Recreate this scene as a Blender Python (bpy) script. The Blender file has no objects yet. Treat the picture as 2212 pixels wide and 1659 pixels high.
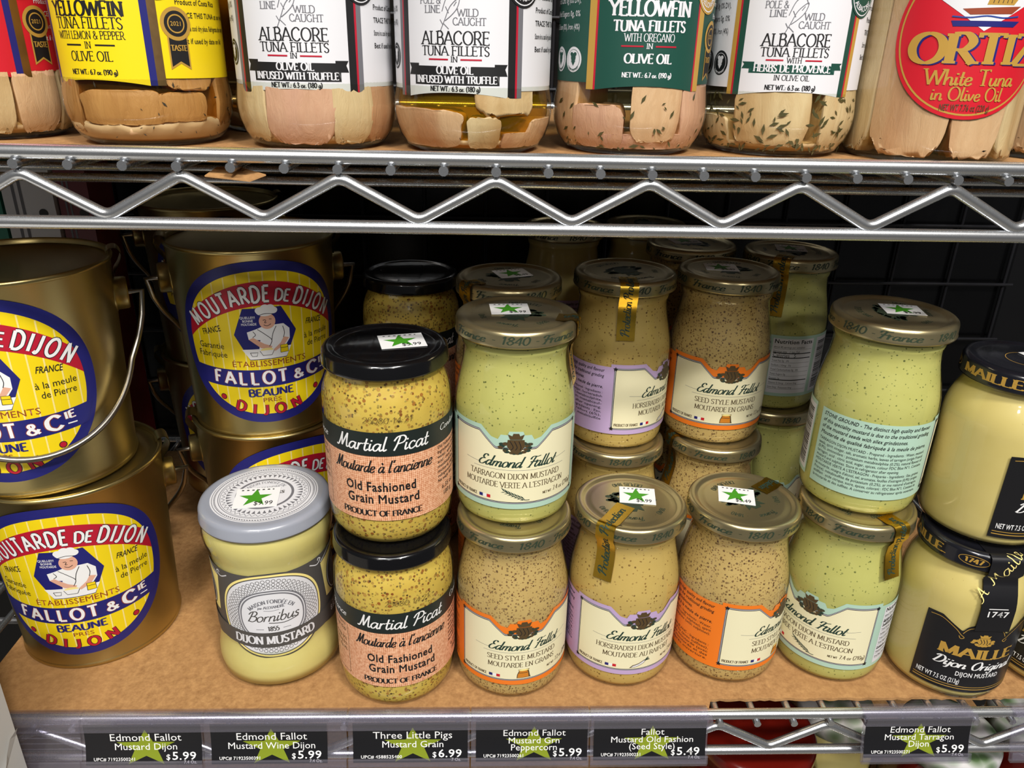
import bpy, math, random
from mathutils import Vector, Matrix
random.seed(7)
S = 0.001            # the script works in millimetres; x along the shelf, y into it, z up
ZO = 1400.0          # height of the upper shelf's deck wires above the floor
PITCH = 20.32        # spacing of the deck wires
sc = bpy.context.scene
COL = sc.collection

# ------------------------------------------------------------------ camera, light, exposure
F_PX, PIT, YAW, ROL = 1661.0, 0.410365, -0.039550, -0.023670
CAM = (178.867, -308.371, 42.928)
def cam_axes():
    cp, sp, cy, sy, cr, sr = (math.cos(PIT), math.sin(PIT), math.cos(YAW), math.sin(YAW), math.cos(ROL), math.sin(ROL))
    rz = Matrix(((cy, -sy, 0), (sy, cy, 0), (0, 0, 1)))
    right, fwd, down = rz @ Vector((1, 0, 0)), rz @ Vector((0, cp, -sp)), rz @ Vector((0, -sp, -cp))
    return cr * right + sr * down, cr * down - sr * right, fwd
RGT, DWN, FWD = cam_axes()
cd = bpy.data.cameras.new('camera')
cd.sensor_fit = 'HORIZONTAL'; cd.sensor_width = 36.0; cd.lens = 36.0 * F_PX / 2212.0
cd.clip_start = 0.01; cd.clip_end = 50
cam = bpy.data.objects.new('camera', cd); COL.objects.link(cam)
cm = Matrix(((RGT.x, -DWN.x, -FWD.x, CAM[0] * S), (RGT.y, -DWN.y, -FWD.y, CAM[1] * S), (RGT.z, -DWN.z, -FWD.z, (CAM[2] + ZO) * S), (0, 0, 0, 1)))
cam.matrix_world = cm
sc.camera = cam
sc.view_settings.view_transform = 'Standard'; sc.view_settings.look = 'None'
sc.view_settings.gamma = 1.0; sc.view_settings.use_curve_mapping = False
sc.view_settings.exposure = -0.1

w = bpy.data.worlds.new('store'); sc.world = w; w.use_nodes = True
w.node_tree.nodes['Background'].inputs[0].default_value = (0.95, 0.97, 1.0, 1)
w.node_tree.nodes['Background'].inputs[1].default_value = 0.075
def ceiling_lamp(x, y, z, sx, sy, power, aim, col=(1, 0.95, 0.88)):
    l = bpy.data.lights.new('ceiling_light', 'AREA'); l.shape = 'RECTANGLE'; l.size = sx; l.size_y = sy; l.energy = power; l.color = col
    o = bpy.data.objects.new('ceiling_light', l); COL.objects.link(o); o.location = (x, y, z)
    o.rotation_euler = (Vector(aim) - Vector((x, y, z))).to_track_quat('-Z', 'Y').to_euler()
    return o
AIM = (0.18, 0.05, 1.2)
ceiling_lamp(0.80, -1.15, 2.75, 0.30, 0.12, 33, AIM)
ceiling_lamp(-0.25, -1.15, 2.75, 0.30, 0.12, 21, AIM)
ceiling_lamp(0.30, -1.50, 2.75, 1.2, 0.15, 16, AIM, (0.92, 0.96, 1.0))

ceiling_lamp(1.10, -2.50, 2.75, 0.16, 0.08, 8, AIM)
ceiling_lamp(0.10, -2.90, 2.75, 0.16, 0.08, 8, AIM)
ceiling_lamp(-0.70, -2.40, 2.75, 0.16, 0.08, 7, AIM)

# ------------------------------------------------------------------ materials
MATS = {}
def lin(h):
    c = [int(h[i:i + 2], 16) / 255 for i in (0, 2, 4)]
    return tuple((x / 12.92 if x <= 0.04045 else ((x + 0.055) / 1.055) ** 2.4) for x in c) + (1,)
def mat(name, hexc='808080', rough=0.5, metal=0.0, coat=0.0, spec=0.5):
    if name in MATS: return MATS[name]
    m = bpy.data.materials.new(name); m.use_nodes = True
    b = m.node_tree.nodes['Principled BSDF']
    b.inputs['Base Color'].default_value = lin(hexc); b.inputs['Roughness'].default_value = rough
    b.inputs['Metallic'].default_value = metal; b.inputs['Coat Weight'].default_value = coat
    b.inputs['Coat Roughness'].default_value = 0.08; b.inputs['Specular IOR Level'].default_value = spec
    MATS[name] = m
    return m
class N:
    """small helper to wire shader nodes"""
    def __init__(s, m): s.t = m.node_tree; s.b = s.t.nodes.get('Principled BSDF')
    def new(s, typ, **kw):
        n = s.t.nodes.new(typ)
        for k, v in kw.items():
            if k.startswith('i_'):
                key = k[2:]; n.inputs[int(key) if key.isdigit() else key].default_value = v
            else: setattr(n, k, v)
        return n
    def link(s, a, b): s.t.links.new(a, b)
    def coords(s, scale=1.0, vec=(1, 1, 1), rnd=True):
        tc = s.new('ShaderNodeTexCoord'); mp = s.new('ShaderNodeMapping')
        mp.inputs['Scale'].default_value = tuple(scale * v for v in vec)
        s.link(tc.outputs['Object'], mp.inputs['Vector'])
        if rnd:
            oi = s.new('ShaderNodeObjectInfo'); mu = s.new('ShaderNodeMath', operation='MULTIPLY'); mu.inputs[1].default_value = 57.0
            s.link(oi.outputs['Random'], mu.inputs[0]); s.link(mu.outputs[0], mp.inputs['Location'])
        return mp.outputs[0]
    def ramp(s, fac, stops):
        r = s.new('ShaderNodeValToRGB'); e = r.color_ramp.elements
        while len(e) < len(stops): e.new(0.5)
        for k, (p, c) in enumerate(stops): e[k].position = p; e[k].color = lin(c) if isinstance(c, str) else c
        s.link(fac, r.inputs[0]); return r.outputs[0]
    def mix(s, fac, a, b, blend='MIX'):
        n = s.new('ShaderNodeMix', data_type='RGBA', blend_type=blend)
        for sock, v in ((n.inputs[0], fac), (n.inputs[6], a), (n.inputs[7], b)):
            if hasattr(v, 'is_linked'): s.link(v, sock)
            elif isinstance(v, str): sock.default_value = lin(v)
            else: sock.default_value = v
        return n.outputs[2]
    def bump(s, h, strength=0.3, dist=0.0005):
        n = s.new('ShaderNodeBump'); n.inputs['Strength'].default_value = strength; n.inputs['Distance'].default_value = dist
        s.link(h, n.inputs['Height']); s.link(n.outputs[0], s.b.inputs['Normal'])
    def math(s, op, a, b=0.0):
        n = s.new('ShaderNodeMath', operation=op)
        for i, v in enumerate((a, b)):
            if hasattr(v, 'is_linked'): s.link(v, n.inputs[i])
            else: n.inputs[i].default_value = v
        return n.outputs[0]

def paste(name, base, base2, specks, rough=0.42):
    """mustard: two tones of paste and layers of (scale, size, share, colour) specks"""
    m = mat(name, base, rough); n = N(m)
    v = n.coords(1.0)
    no = n.new('ShaderNodeTexNoise', i_Scale=90.0, i_Detail=3.0); n.link(v, no.inputs['Vector'])
    col = n.mix(no.outputs['Fac'], base, base2)
    hgt = None
    for scale, size, share, colour in specks:
        wn = n.new('ShaderNodeTexNoise', i_Scale=scale * 0.9, i_Detail=1.0); n.link(v, wn.inputs['Vector'])
        wv = n.mix(0.00035, v, wn.outputs['Color'], 'LINEAR_LIGHT')
        vo = n.new('ShaderNodeTexVoronoi', i_Scale=scale); n.link(wv, vo.inputs['Vector'])
        sep = n.new('ShaderNodeSeparateColor'); n.link(vo.outputs['Color'], sep.inputs[0])
        f = n.math('MULTIPLY', n.ramp(vo.outputs['Distance'], [(size * 0.75, 'FFFFFF'), (size, '000000')]), n.math('LESS_THAN', sep.outputs[0], share))
        tone = n.mix(sep.outputs[1], colour, n.mix(0.5, colour, base))
        col = n.mix(f, col, tone)
        hgt = f if hgt is None else n.math('MAXIMUM', hgt, f)
    n.link(col, n.b.inputs['Base Color'])
    n.b.inputs['Subsurface Weight'].default_value = 0.0
    if hgt is not None: n.bump(hgt, 0.25, 0.0004)
    return m
paste('seed mustard', 'D4B67A', 'BC9C64', [(520, 0.36, 0.60, '5A3C2A'), (340, 0.26, 0.40, '66452F'), (820, 0.40, 0.55, '7A5230')])
paste('coarse grain mustard', 'E2C662', 'C9A344', [(430, 0.40, 0.55, '84491E'), (310, 0.34, 0.45, 'A05E24'), (640, 0.42, 0.40, '50381C'), (260, 0.20, 0.30, '45301A')])
paste('tarragon mustard', 'CAC67C', 'BFBA6C', [(300, 0.18, 0.42, '525C2A'), (620, 0.27, 0.32, '6E7636'), (150, 0.09, 0.40, '60683A')])
paste('horseradish mustard', 'D3B570', 'C6A660', [(300, 0.21, 0.50, '6A4820'), (560, 0.30, 0.42, '84602A'), (170, 0.10, 0.40, '6A4820')])
paste('smooth mustard', 'E0CC8A', 'D8C27A', [(500, 0.10, 0.06, 'A98A45')])
paste('pale dijon mustard', 'E0D28E', 'D6C67C', [(700, 0.12, 0.05, 'A98A45')])

def clear(name, tint='FFFFFF', rough=0.03, ior=1.45, haze=0.0, hazecol='FFFFFF'):
    """thin clear wall: fresnel mirror over a tinted see-through layer, with a little milky scatter"""
    m = bpy.data.materials.new(name); m.use_nodes = True; MATS[name] = m
    t = m.node_tree; t.nodes.remove(t.nodes['Principled BSDF']); out = t.nodes['Material Output']
    f0 = ((ior - 1) / (ior + 1)) ** 2      # Schlick's reflectance, the same from both sides of the thin wall
    lw = t.nodes.new('ShaderNodeLayerWeight'); lw.inputs[0].default_value = 0.5
    pw = t.nodes.new('ShaderNodeMath'); pw.operation = 'POWER'; pw.inputs[1].default_value = 5.0; t.links.new(lw.outputs['Facing'], pw.inputs[0])
    fr = t.nodes.new('ShaderNodeMath'); fr.operation = 'MULTIPLY_ADD'; fr.inputs[1].default_value = 1 - f0; fr.inputs[2].default_value = f0; t.links.new(pw.outputs[0], fr.inputs[0])
    tr = t.nodes.new('ShaderNodeBsdfTransparent'); tr.inputs[0].default_value = lin(tint)
    gl = t.nodes.new('ShaderNodeBsdfGlossy'); gl.inputs['Roughness'].default_value = rough
    df = t.nodes.new('ShaderNodeBsdfDiffuse'); df.inputs[0].default_value = lin(hazecol)
    m1 = t.nodes.new('ShaderNodeMixShader'); m1.inputs[0].default_value = haze
    t.links.new(tr.outputs[0], m1.inputs[1]); t.links.new(df.outputs[0], m1.inputs[2])
    m2 = t.nodes.new('ShaderNodeMixShader')
    t.links.new(fr.outputs[0], m2.inputs[0]); t.links.new(m1.outputs[0], m2.inputs[1]); t.links.new(gl.outputs[0], m2.inputs[2])
    t.links.new(m2.outputs[0], out.inputs[0])
    return m
clear('jar glass', 'F4F6F0', 0.055, 1.52)
clear('clear plastic', 'F6F5F9', 0.12, 1.7, 0.05, 'D6D2E0')
clear('golden oil', 'F0D070', 0.05, 1.1, 0.14, 'C79A10')
clear('amber oil', 'EAD2A4', 0.05, 1.1, 0.08, '9A6A20')
clear('olive oil', 'F6EFDC', 0.05, 1.1, 0.03, 'A08A34')

def metal(name, hexc, rough, grain=0.0, gvec=(1, 1, 1)):
    m = mat(name, hexc, rough, 1.0); n = N(m)
    v = n.coords(1.0, gvec, rnd=False)
    no = n.new('ShaderNodeTexNoise', i_Scale=grain or 900.0, i_Detail=4.0); n.link(v, no.inputs['Vector'])
    r = n.new('ShaderNodeMapRange'); n.link(no.outputs['Fac'], r.inputs[0])
    r.inputs[3].default_value = rough * 0.9; r.inputs[4].default_value = rough * 1.1
    n.link(r.outputs[0], n.b.inputs['Roughness'])
    return m
metal('zinc wire', 'D2D4D7', 0.27, 1500); MATS['zinc wire'].node_tree.nodes['Principled BSDF'].inputs['Metallic'].default_value = 0.93
metal('brushed gold tin', 'BCAA72', 0.33, 1500, (0.03, 0.03, 1))
mat('gold lid', 'C2B48A', 0.28, 0.90)
metal('steel bail wire', '98938A', 0.30, 1200)
mat('gold lid print', '2E3B2C', 0.45); mat('band black', '18211F', 0.45)
mat('black lid', '0B0B0D', 0.16, 0.0, 0.5)
mat('grey lid', '8F939E', 0.30, 0.0, 0.4)
mat('navy lid', '14151C', 0.22, 0.0, 0.5)
def kraft():
    m = mat('kraft cardboard', 'B08050', 0.85); n = N(m); v = n.coords(1.0, rnd=False)
    a = n.new('ShaderNodeTexNoise', i_Scale=300.0, i_Detail=6.0, i_Roughness=0.7); n.link(v, a.inputs['Vector'])
    b = n.new('ShaderNodeTexNoise', i_Scale=14.0, i_Detail=4.0); n.link(v, b.inputs['Vector'])
    wv = n.coords(1.0, (0.15, 6, 1), rnd=False)
    c = n.new('ShaderNodeTexNoise', i_Scale=60.0, i_Detail=3.0); n.link(wv, c.inputs['Vector'])
    col = n.mix(n.ramp(a.outputs['Fac'], [(0.3, '000000'), (0.7, 'FFFFFF')]), '8A6238', 'B68B58'); col = n.mix(n.ramp(b.outputs['Fac'], [(0.4, '000000'), (0.7, 'FFFFFF')]), col, n.mix(0.5, col, 'A87C4C'))
    col = n.mix(n.ramp(c.outputs['Fac'], [(0.62, '000000'), (0.75, '555555')]), col, '94683C')
    n.link(col, n.b.inputs['Base Color']); n.bump(a.outputs['Fac'], 0.35, 0.0004)
kraft()
def burlap():
    m = mat('burlap print', 'D9A27C', 0.55); n = N(m)
    tc = n.new('ShaderNodeTexCoord'); sx = n.new('ShaderNodeSeparateXYZ'); n.link(tc.outputs['Object'], sx.inputs[0])
    at = n.math('ARCTAN2', sx.outputs[0], sx.outputs[1])
    a = n.math('SINE', n.math('MULTIPLY', at, 32.5 * 6.0)); b = n.math('SINE', n.math('MULTIPLY', sx.outputs[2], 6000.0))
    no = n.new('ShaderNodeTexNoise', i_Scale=700.0); n.link(tc.outputs['Object'], no.inputs['Vector'])
    f = n.math('ADD', n.math('MULTIPLY', n.math('ADD', a, b), 0.16), no.outputs['Fac'])
    n.link(n.ramp(f, [(0.25, 'B4714C'), (0.5, 'DDA27C'), (0.8, 'EBBE9C')]), n.b.inputs['Base Color'])
burlap()
def tuna(name, a, b, c):
    m = mat(name, a, 0.5); n = N(m); v = n.coords(1.0, (1, 1, 0.22))
    x = n.new('ShaderNodeTexNoise', i_Scale=260.0, i_Detail=6.0, i_Distortion=0.8, i_Roughness=0.7); n.link(v, x.inputs['Vector'])
    y = n.new('ShaderNodeTexNoise', i_Scale=45.0, i_Detail=2.0); n.link(v, y.inputs['Vector'])
    col = n.mix(x.outputs['Fac'], a, b); col = n.mix(n.ramp(y.outputs['Fac'], [(0.5, '000000'), (0.68, 'FFFFFF')]), col, c)
    n.link(col, n.b.inputs['Base Color']); n.bump(x.outputs['Fac'], 0.5, 0.001)
tuna('tuna flesh', 'E2BE9C', 'C4966E', 'BE8A66')
tuna('pink tuna flesh', 'E2B69C', 'C08C72', 'D2A090')
tuna('pale tuna flesh', 'E2CCA6', 'C8A67A', 'B48C5C')
tuna('browned tuna flesh', 'CE9A5C', 'A06A34', '84521E')
mat('herb flakes', '4A4422', 0.6); mat('peppercorn', '3A3228', 0.6)
mat('tuna sediment', 'CBA980', 0.6)
for nm, h, r in (('cream paper', 'E4DDB8', 0.45), ('white paper', 'D6D6DA', 0.45), ('bright white', 'E6E6E6', 0.5), ('black ink', '151517', 0.5), ('dark green ink', '20382F', 0.5),
                 ('brown ink', '4F3D22', 0.5), ('grey ink', '6A6A70', 0.5), ('mint', 'AAC8B6', 0.45), ('orange', 'E5761C', 0.45), ('lilac', 'B79FC6', 0.45), ('crimson', 'B0142E', 0.45),
                 ('red label', 'C01828', 0.4), ('navy', '1D1F6B', 0.4), ('yellow', 'E8CC12', 0.4), ('gold ink', 'B08A3C', 0.4), ('bottle green', '14453A', 0.45), ('charcoal', '4A4846', 0.5),
                 ('star green', '7C8A1C', 0.5), ('sticker star green', '3F8F1C', 0.5), ('skin', 'D9A58C', 0.5), ('tag black', '17171A', 0.35), ('brown red ink', '8A3A1C', 0.5),
                 ('soft yellow', 'EEDC8A', 0.45), ('blue ink', '1B3C8C', 0.5), ('sack', 'C77A1E', 0.5), ('white carton', 'D2D0CC', 0.8), ('dark shelf back', '050506', 0.25),
                 ('teal', '2F7F6A', 0.5), ('pale blue carton', '7F97C4', 0.35), ('dark red sauce', '5A0F08', 0.2), ('wine red', '6A1520', 0.4), ('lime', 'C6CF2A', 0.5)):
    mat(nm, h, r)
metal('gold foil', 'D8B040', 0.28, 400)
metal('dull gold foil', 'A8875A', 0.4, 400)

# ------------------------------------------------------------------ lettering
FONT = {}            # (char, weight) -> (verts, faces); ADV[char] -> advance, for letters of cap height 1
ADV = {}
CHARS = ''.join(sorted(set("ABCDEFGHIJKLMNOPQRSTUVWXYZabcdefghijklmnopqrstuvwxyz0123456789 &.,:;'()#$%-+/!éèàÉÈ°™")))
def build_sans():
    tmp = []
    def txt(s, off):
        c = bpy.data.curves.new('t', 'FONT'); c.body = s; c.size = 1.0; c.resolution_u = 2; c.offset = off
        o = bpy.data.objects.new('t', c); COL.objects.link(o); tmp.append(o); return o
    glyph = {(ch, wt): txt(ch, off) for ch in CHARS if ch != ' ' for wt, off in ((0, 0.0), (1, 0.012), (2, 0.022))}
    wide = {ch: txt('|' + ch + '|', 0) for ch in CHARS}; two = txt('||', 0)
    bpy.context.view_layer.update()
    dg = bpy.context.evaluated_depsgraph_get()
    def ext(o):
        me = o.evaluated_get(dg).to_mesh(); xs = [v.co.x for v in me.vertices]; r = max(xs) - min(xs); o.evaluated_get(dg).to_mesh_clear(); return r
    k = None
    me = glyph[('H', 0)].evaluated_get(dg).to_mesh(); k = 1.0 / max(v.co.y for v in me.vertices)
    base = ext(two)
    for ch in CHARS: ADV[ch] = (ext(wide[ch]) - base) * k
    for (ch, wt), o in glyph.items():
        me = o.evaluated_get(dg).to_mesh()
        FONT[(ch, wt)] = ([(v.co.x * k, v.co.y * k) for v in me.vertices], [tuple(p.vertices) for p in me.polygons])
        o.evaluated_get(dg).to_mesh_clear()
    def area(g):
        v, f = g; return sum(abs(sum(v[q[i]][0] * v[q[(i + 1) % len(q)]][1] - v[q[(i + 1) % len(q)]][0] * v[q[i]][1] for i in range(len(q)))) / 2 for q in f)
    for ch in CHARS:                # a letter that clogs when fattened is laid twice, a little apart, instead
        if ch == ' ': continue
        a0 = area(FONT[(ch, 0)])
        for wt, d in ((1, .03), (2, .055)):
            if area(FONT[(ch, wt)]) > a0 * (1.0 + .30 * wt) + .02:
                v, f = FONT[(ch, 0)]; n = len(v)
                FONT[(ch, wt)] = ([(x - d / 2, y) for x, y in v] + [(x + d / 2, y) for x, y in v], list(f) + [tuple(i + n for i in q) for q in f])
    for o in tmp:
        c = o.data; bpy.data.objects.remove(o); bpy.data.curves.remove(c)
build_sans()

# pen-stroke letters: l = straight strokes, s = smooth strokes; cap height 1, x-height 0.5
CAPS = {
 'A': (.78, 'l.02,0 .38,1;l.38,1 .74,0;l.15,.34 .61,.34'), 'B': (.66, 'l.12,0 .12,1;s.12,1 .4,1 .54,.77 .4,.54 .12,.54;s.12,.54 .46,.54 .6,.27 .46,0 .12,0'),
 'C': (.74, 's.66,.8 .52,.97 .36,1 .12,.8 .06,.5 .12,.2 .36,0 .54,.04 .68,.2'), 'D': (.78, 'l.12,0 .12,1;s.12,1 .42,1 .66,.78 .7,.5 .66,.22 .42,0 .12,0'),
 'E': (.62, 'l.12,0 .12,1;l.12,1 .54,1;l.12,.53 .46,.53;l.12,0 .56,0'), 'F': (.58, 'l.12,0 .12,1;l.12,1 .54,1;l.12,.53 .44,.53'),
 'G': (.8, 's.66,.8 .52,.97 .36,1 .12,.8 .06,.5 .12,.2 .36,0 .56,.05 .66,.16;l.66,.1 .66,.44'), 'H': (.8, 'l.12,0 .12,1;l.66,0 .66,1;l.12,.52 .66,.52'),
 'I': (.32, 'l.16,0 .16,1'), 'J': (.42, 's.28,1 .28,.6 .27,.2 .16,-.02 .02,.06'), 'K': (.7, 'l.12,0 .12,1;l.62,1 .14,.46;l.28,.58 .66,0'), 'L': (.58, 'l.12,0 .12,1;l.12,0 .54,0'),
 'M': (.94, 'l.12,0 .14,1;l.14,1 .46,.08;l.46,.08 .78,1;l.78,1 .8,0'), 'N': (.82, 'l.12,0 .12,1;l.12,1 .68,0;l.68,0 .68,1'),
 'O': (.84, 's.42,1 .16,.85 .06,.5 .16,.15 .42,0 .68,.15 .78,.5 .68,.85 .42,1'), 'P': (.62, 'l.12,0 .12,1;s.12,1 .42,1 .58,.74 .42,.48 .12,.48'),
 'R': (.7, 'l.12,0 .12,1;s.12,1 .42,1 .58,.74 .42,.48 .12,.48;l.34,.48 .66,0'), 'S': (.58, 's.5,.82 .38,.98 .22,.98 .08,.8 .14,.62 .4,.42 .5,.24 .4,.03 .22,0 .06,.16'),
 'T': (.66, 'l.33,0 .33,1;l.03,1 .63,1'), 'U': (.8, 's.12,1 .12,.35 .22,.04 .42,-.01 .6,.08 .68,.35 .68,1'), 'V': (.76, 'l.02,1 .38,0;l.38,0 .74,1'),
 'W': (1.08, 'l.02,1 .3,0;l.3,0 .54,.9;l.54,.9 .78,0;l.78,0 1.06,1'), 'X': (.72, 'l.04,1 .68,0;l.66,1 .04,0'), 'Y': (.7, 'l.02,1 .35,.5;l.68,1 .35,.5;l.35,.5 .35,0'),
 'É': (.62, 'l.12,0 .12,1;l.12,1 .54,1;l.12,.53 .46,.53;l.12,0 .56,0;l.26,1.12 .42,1.28'), 'Z': (.68, 'l.06,1 .6,1;l.6,1 .06,0;l.06,0 .62,0'), '&': (.8, 's.72,.45 .5,.06 .25,0 .08,.22 .2,.46 .46,.7 .42,.95 .26,.98 .18,.82 .3,.58 .74,0'),
 '1': (.42, 'l.24,0 .24,1;l.08,.8 .24,1'), '8': (.56, 's.28,.53 .1,.72 .28,1 .46,.75 .28,.53 .06,.28 .28,0 .5,.28 .28,.53'), '4': (.56, 'l.4,0 .4,1;l.4,1 .04,.3;l.04,.3 .54,.3'),
 '0': (.56, 's.28,1 .1,.8 .06,.5 .1,.2 .28,0 .46,.2 .5,.5 .46,.8 .28,1'), '7': (.52, 'l.04,1 .48,1;l.48,1 .18,0'), '2': (.54, 's.08,.8 .2,1 .4,.95 .46,.72 .3,.4 .06,0;l.06,0 .5,0'),
 '3': (.54, 's.08,.86 .26,1 .44,.8 .24,.55 .48,.3 .3,0 .06,.1'), '5': (.54, 'l.44,1 .14,1;l.14,1 .1,.56;s.1,.56 .3,.64 .48,.34 .3,0 .06,.08'), '6': (.54, 's.42,.98 .18,.75 .07,.3 .26,0 .48,.28 .3,.56 .09,.4'),
 '9': (.54, 's.46,.66 .26,.42 .07,.7 .26,1 .47,.72 .36,.25 .14,.02'), '.': (.24, 'l.1,0 .1,.1'), ',': (.24, 'l.12,.06 .06,-.14'), "'": (.22, 'l.12,1.02 .08,.8'), '-': (.4, 'l.08,.42 .32,.42'),
 ':': (.26, 'l.12,.06 .12,.16;l.12,.42 .12,.52'), '(': (.34, 's.28,1.05 .12,.7 .1,.4 .14,.1 .28,-.15'), ')': (.34, 's.06,1.05 .22,.7 .24,.4 .2,.1 .06,-.15'), ' ': (.34, ''), '~': (.5, 's.08,.4 .18,.48 .3,.4 .42,.48')}
LOW = {
 'a': (.52, 's.42,.4 .3,.5 .14,.44 .04,.22 .12,.02 .26,.06 .42,.36;s.43,.5 .4,.16 .46,.01 .58,.12'), 'b': (.5, 's.1,1 .08,.5 .07,.1;s.08,.3 .2,.48 .36,.46 .44,.26 .34,.03 .18,0 .08,.1'),
 'c': (.42, 's.38,.4 .28,.5 .14,.45 .05,.24 .12,.03 .26,0 .44,.14'), 'd': (.54, 's.42,.4 .3,.5 .14,.44 .04,.22 .12,.02 .26,.06 .42,.36;s.46,1 .42,.4 .41,.12 .46,.01 .58,.12'),
 'e': (.42, 's.07,.22 .28,.28 .38,.38 .3,.5 .16,.46 .05,.24 .12,.03 .26,0 .44,.14'), 'f': (.32, 's.42,.9 .34,1 .24,.9 .18,.5 .12,0 .02,-.22 -.08,-.2;l.04,.48 .34,.5'),
 'g': (.5, 's.42,.4 .3,.5 .14,.44 .04,.22 .12,.02 .26,.06 .42,.36;s.44,.5 .42,.1 .36,-.24 .18,-.32 .04,-.2'), 'h': (.54, 'l.1,1 .06,0;s.08,.26 .22,.46 .36,.48 .42,.36 .4,.1 .44,0 .56,.12'),
 'i': (.26, 's.12,.5 .09,.14 .14,.01 .26,.12;l.15,.66 .15,.76'), 'j': (.24, 's.14,.5 .12,0 .06,-.24 -.08,-.3;l.16,.66 .16,.76'), 'l': (.26, 's.16,1 .1,.4 .1,.1 .16,.01 .28,.12'),
 'm': (.8, 'l.1,.5 .07,0;s.08,.26 .2,.46 .32,.48 .37,.36 .35,0;s.36,.26 .48,.46 .6,.48 .66,.36 .64,.1 .68,0 .8,.12'), 'n': (.54, 'l.1,.5 .07,0;s.08,.26 .22,.46 .36,.48 .42,.36 .4,.1 .44,0 .56,.12'),
 'o': (.48, 's.24,.5 .1,.42 .04,.24 .12,.03 .24,0 .38,.08 .44,.28 .36,.46 .24,.5'), 'p': (.5, 'l.12,.5 .04,-.32;s.08,.3 .2,.48 .36,.46 .44,.26 .34,.03 .18,0 .08,.1'),
 'r': (.36, 'l.1,.5 .07,0;s.08,.26 .2,.46 .36,.46'), 's': (.36, 's.32,.42 .2,.5 .08,.4 .18,.27 .32,.15 .22,0 .06,.06'), 't': (.3, 's.18,.84 .12,.3 .12,.08 .2,0 .32,.12;l.02,.5 .32,.5'),
 'u': (.54, 's.1,.5 .07,.16 .16,.01 .3,.08 .42,.36;s.44,.5 .41,.14 .46,.01 .58,.12'), 'v': (.44, 's.04,.5 .16,.02 .4,.5'), 'x': (.44, 'l.04,.5 .4,0;l.4,.5 .04,0'), 'z': (.4, 'l.05,.48 .36,.48;l.36,.48 .05,.02;l.05,.02 .38,.02'),
 'à': (.52, 's.42,.4 .3,.5 .14,.44 .04,.22 .12,.02 .26,.06 .42,.36;s.43,.5 .4,.16 .46,.01 .58,.12;l.16,.82 .3,.66')}
FANCY = {
 'E': (.62, 's.6,.84 .46,1 .28,.92 .26,.68 .46,.56;s.46,.56 .18,.5 .06,.22 .2,0 .44,.04 .62,.28'), 'F': (.66, 's.14,.72 .18,.9 .3,.98 .46,.96 .62,.92 .88,.98;s.5,.95 .42,.6 .32,.2 .24,.0;l.2,.51 .72,.53;l.2,.47 .72,.49;l.72,.4 .74,.62;l.1,0 .38,0'),
 'M': (.86, 's.0,.08 .12,.02 .24,.4 .34,1;s.34,1 .36,.5 .4,.06;s.4,.06 .56,.6 .7,1;s.7,1 .7,.4 .74,.04 .88,.1'), 'P': (.62, 's.32,.95 .22,.4 .1,0;s.02,.66 .18,.94 .5,1 .66,.8 .56,.55 .26,.46'),
 'B': (.68, 's.3,.95 .2,.4 .1,0;s.02,.7 .18,.95 .48,1 .6,.8 .46,.56 .26,.52;s.36,.53 .62,.46 .62,.16 .4,0 .14,.06'), 'D': (.76, 's.32,.95 .24,.5 .14,.06;s.04,.8 .26,1 .56,.92 .7,.55 .56,.14 .28,0 .06,.1'),
 'O': (.72, 's.4,1 .16,.8 .08,.45 .2,.08 .42,0 .62,.24 .66,.6 .54,.92 .4,1'), 'A': (.74, 's.0,.06 .2,.1 .4,.6 .56,1;s.56,1 .54,.5 .56,.1 .7,.08;l.24,.4 .62,.42')}
GC = {}
def smooth_pts(p, n=5):
    if len(p) < 3: return p
    q = [p[0]] + p + [p[-1]]
    if p[0] == p[-1]: q = [p[-2]] + p + [p[1]]
    out = []
    for i in range(1, len(q) - 2):
        a, b, c, d = q[i - 1:i + 3]
        for k in range(n):
            t = k / n
            out.append(tuple(0.5 * (2 * b[j] + (c[j] - a[j]) * t + (2 * a[j] - 5 * b[j] + 4 * c[j] - d[j]) * t * t + (3 * b[j] - a[j] - 3 * c[j] + d[j]) * t ** 3) for j in (0, 1)))
    return out + [p[-1]]
def stroke_mesh(pts, thin, thick, verts, faces):
    b0 = len(verts); n = len(pts)
    for i, p in enumerate(pts):
        a, c = pts[max(i - 1, 0)], pts[min(i + 1, n - 1)]
        dx, dy = c[0] - a[0], c[1] - a[1]; L = math.hypot(dx, dy) or 1
        h = 0.5 * (thin + (thick - thin) * abs(dy / L)); nx, ny = -dy / L * h, dx / L * h
        verts += [(p[0] + nx, p[1] + ny), (p[0] - nx, p[1] - ny)]
    for i in range(n - 1): faces.append((b0 + 2 * i, b0 + 2 * i + 1, b0 + 2 * i + 3, b0 + 2 * i + 2))
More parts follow.
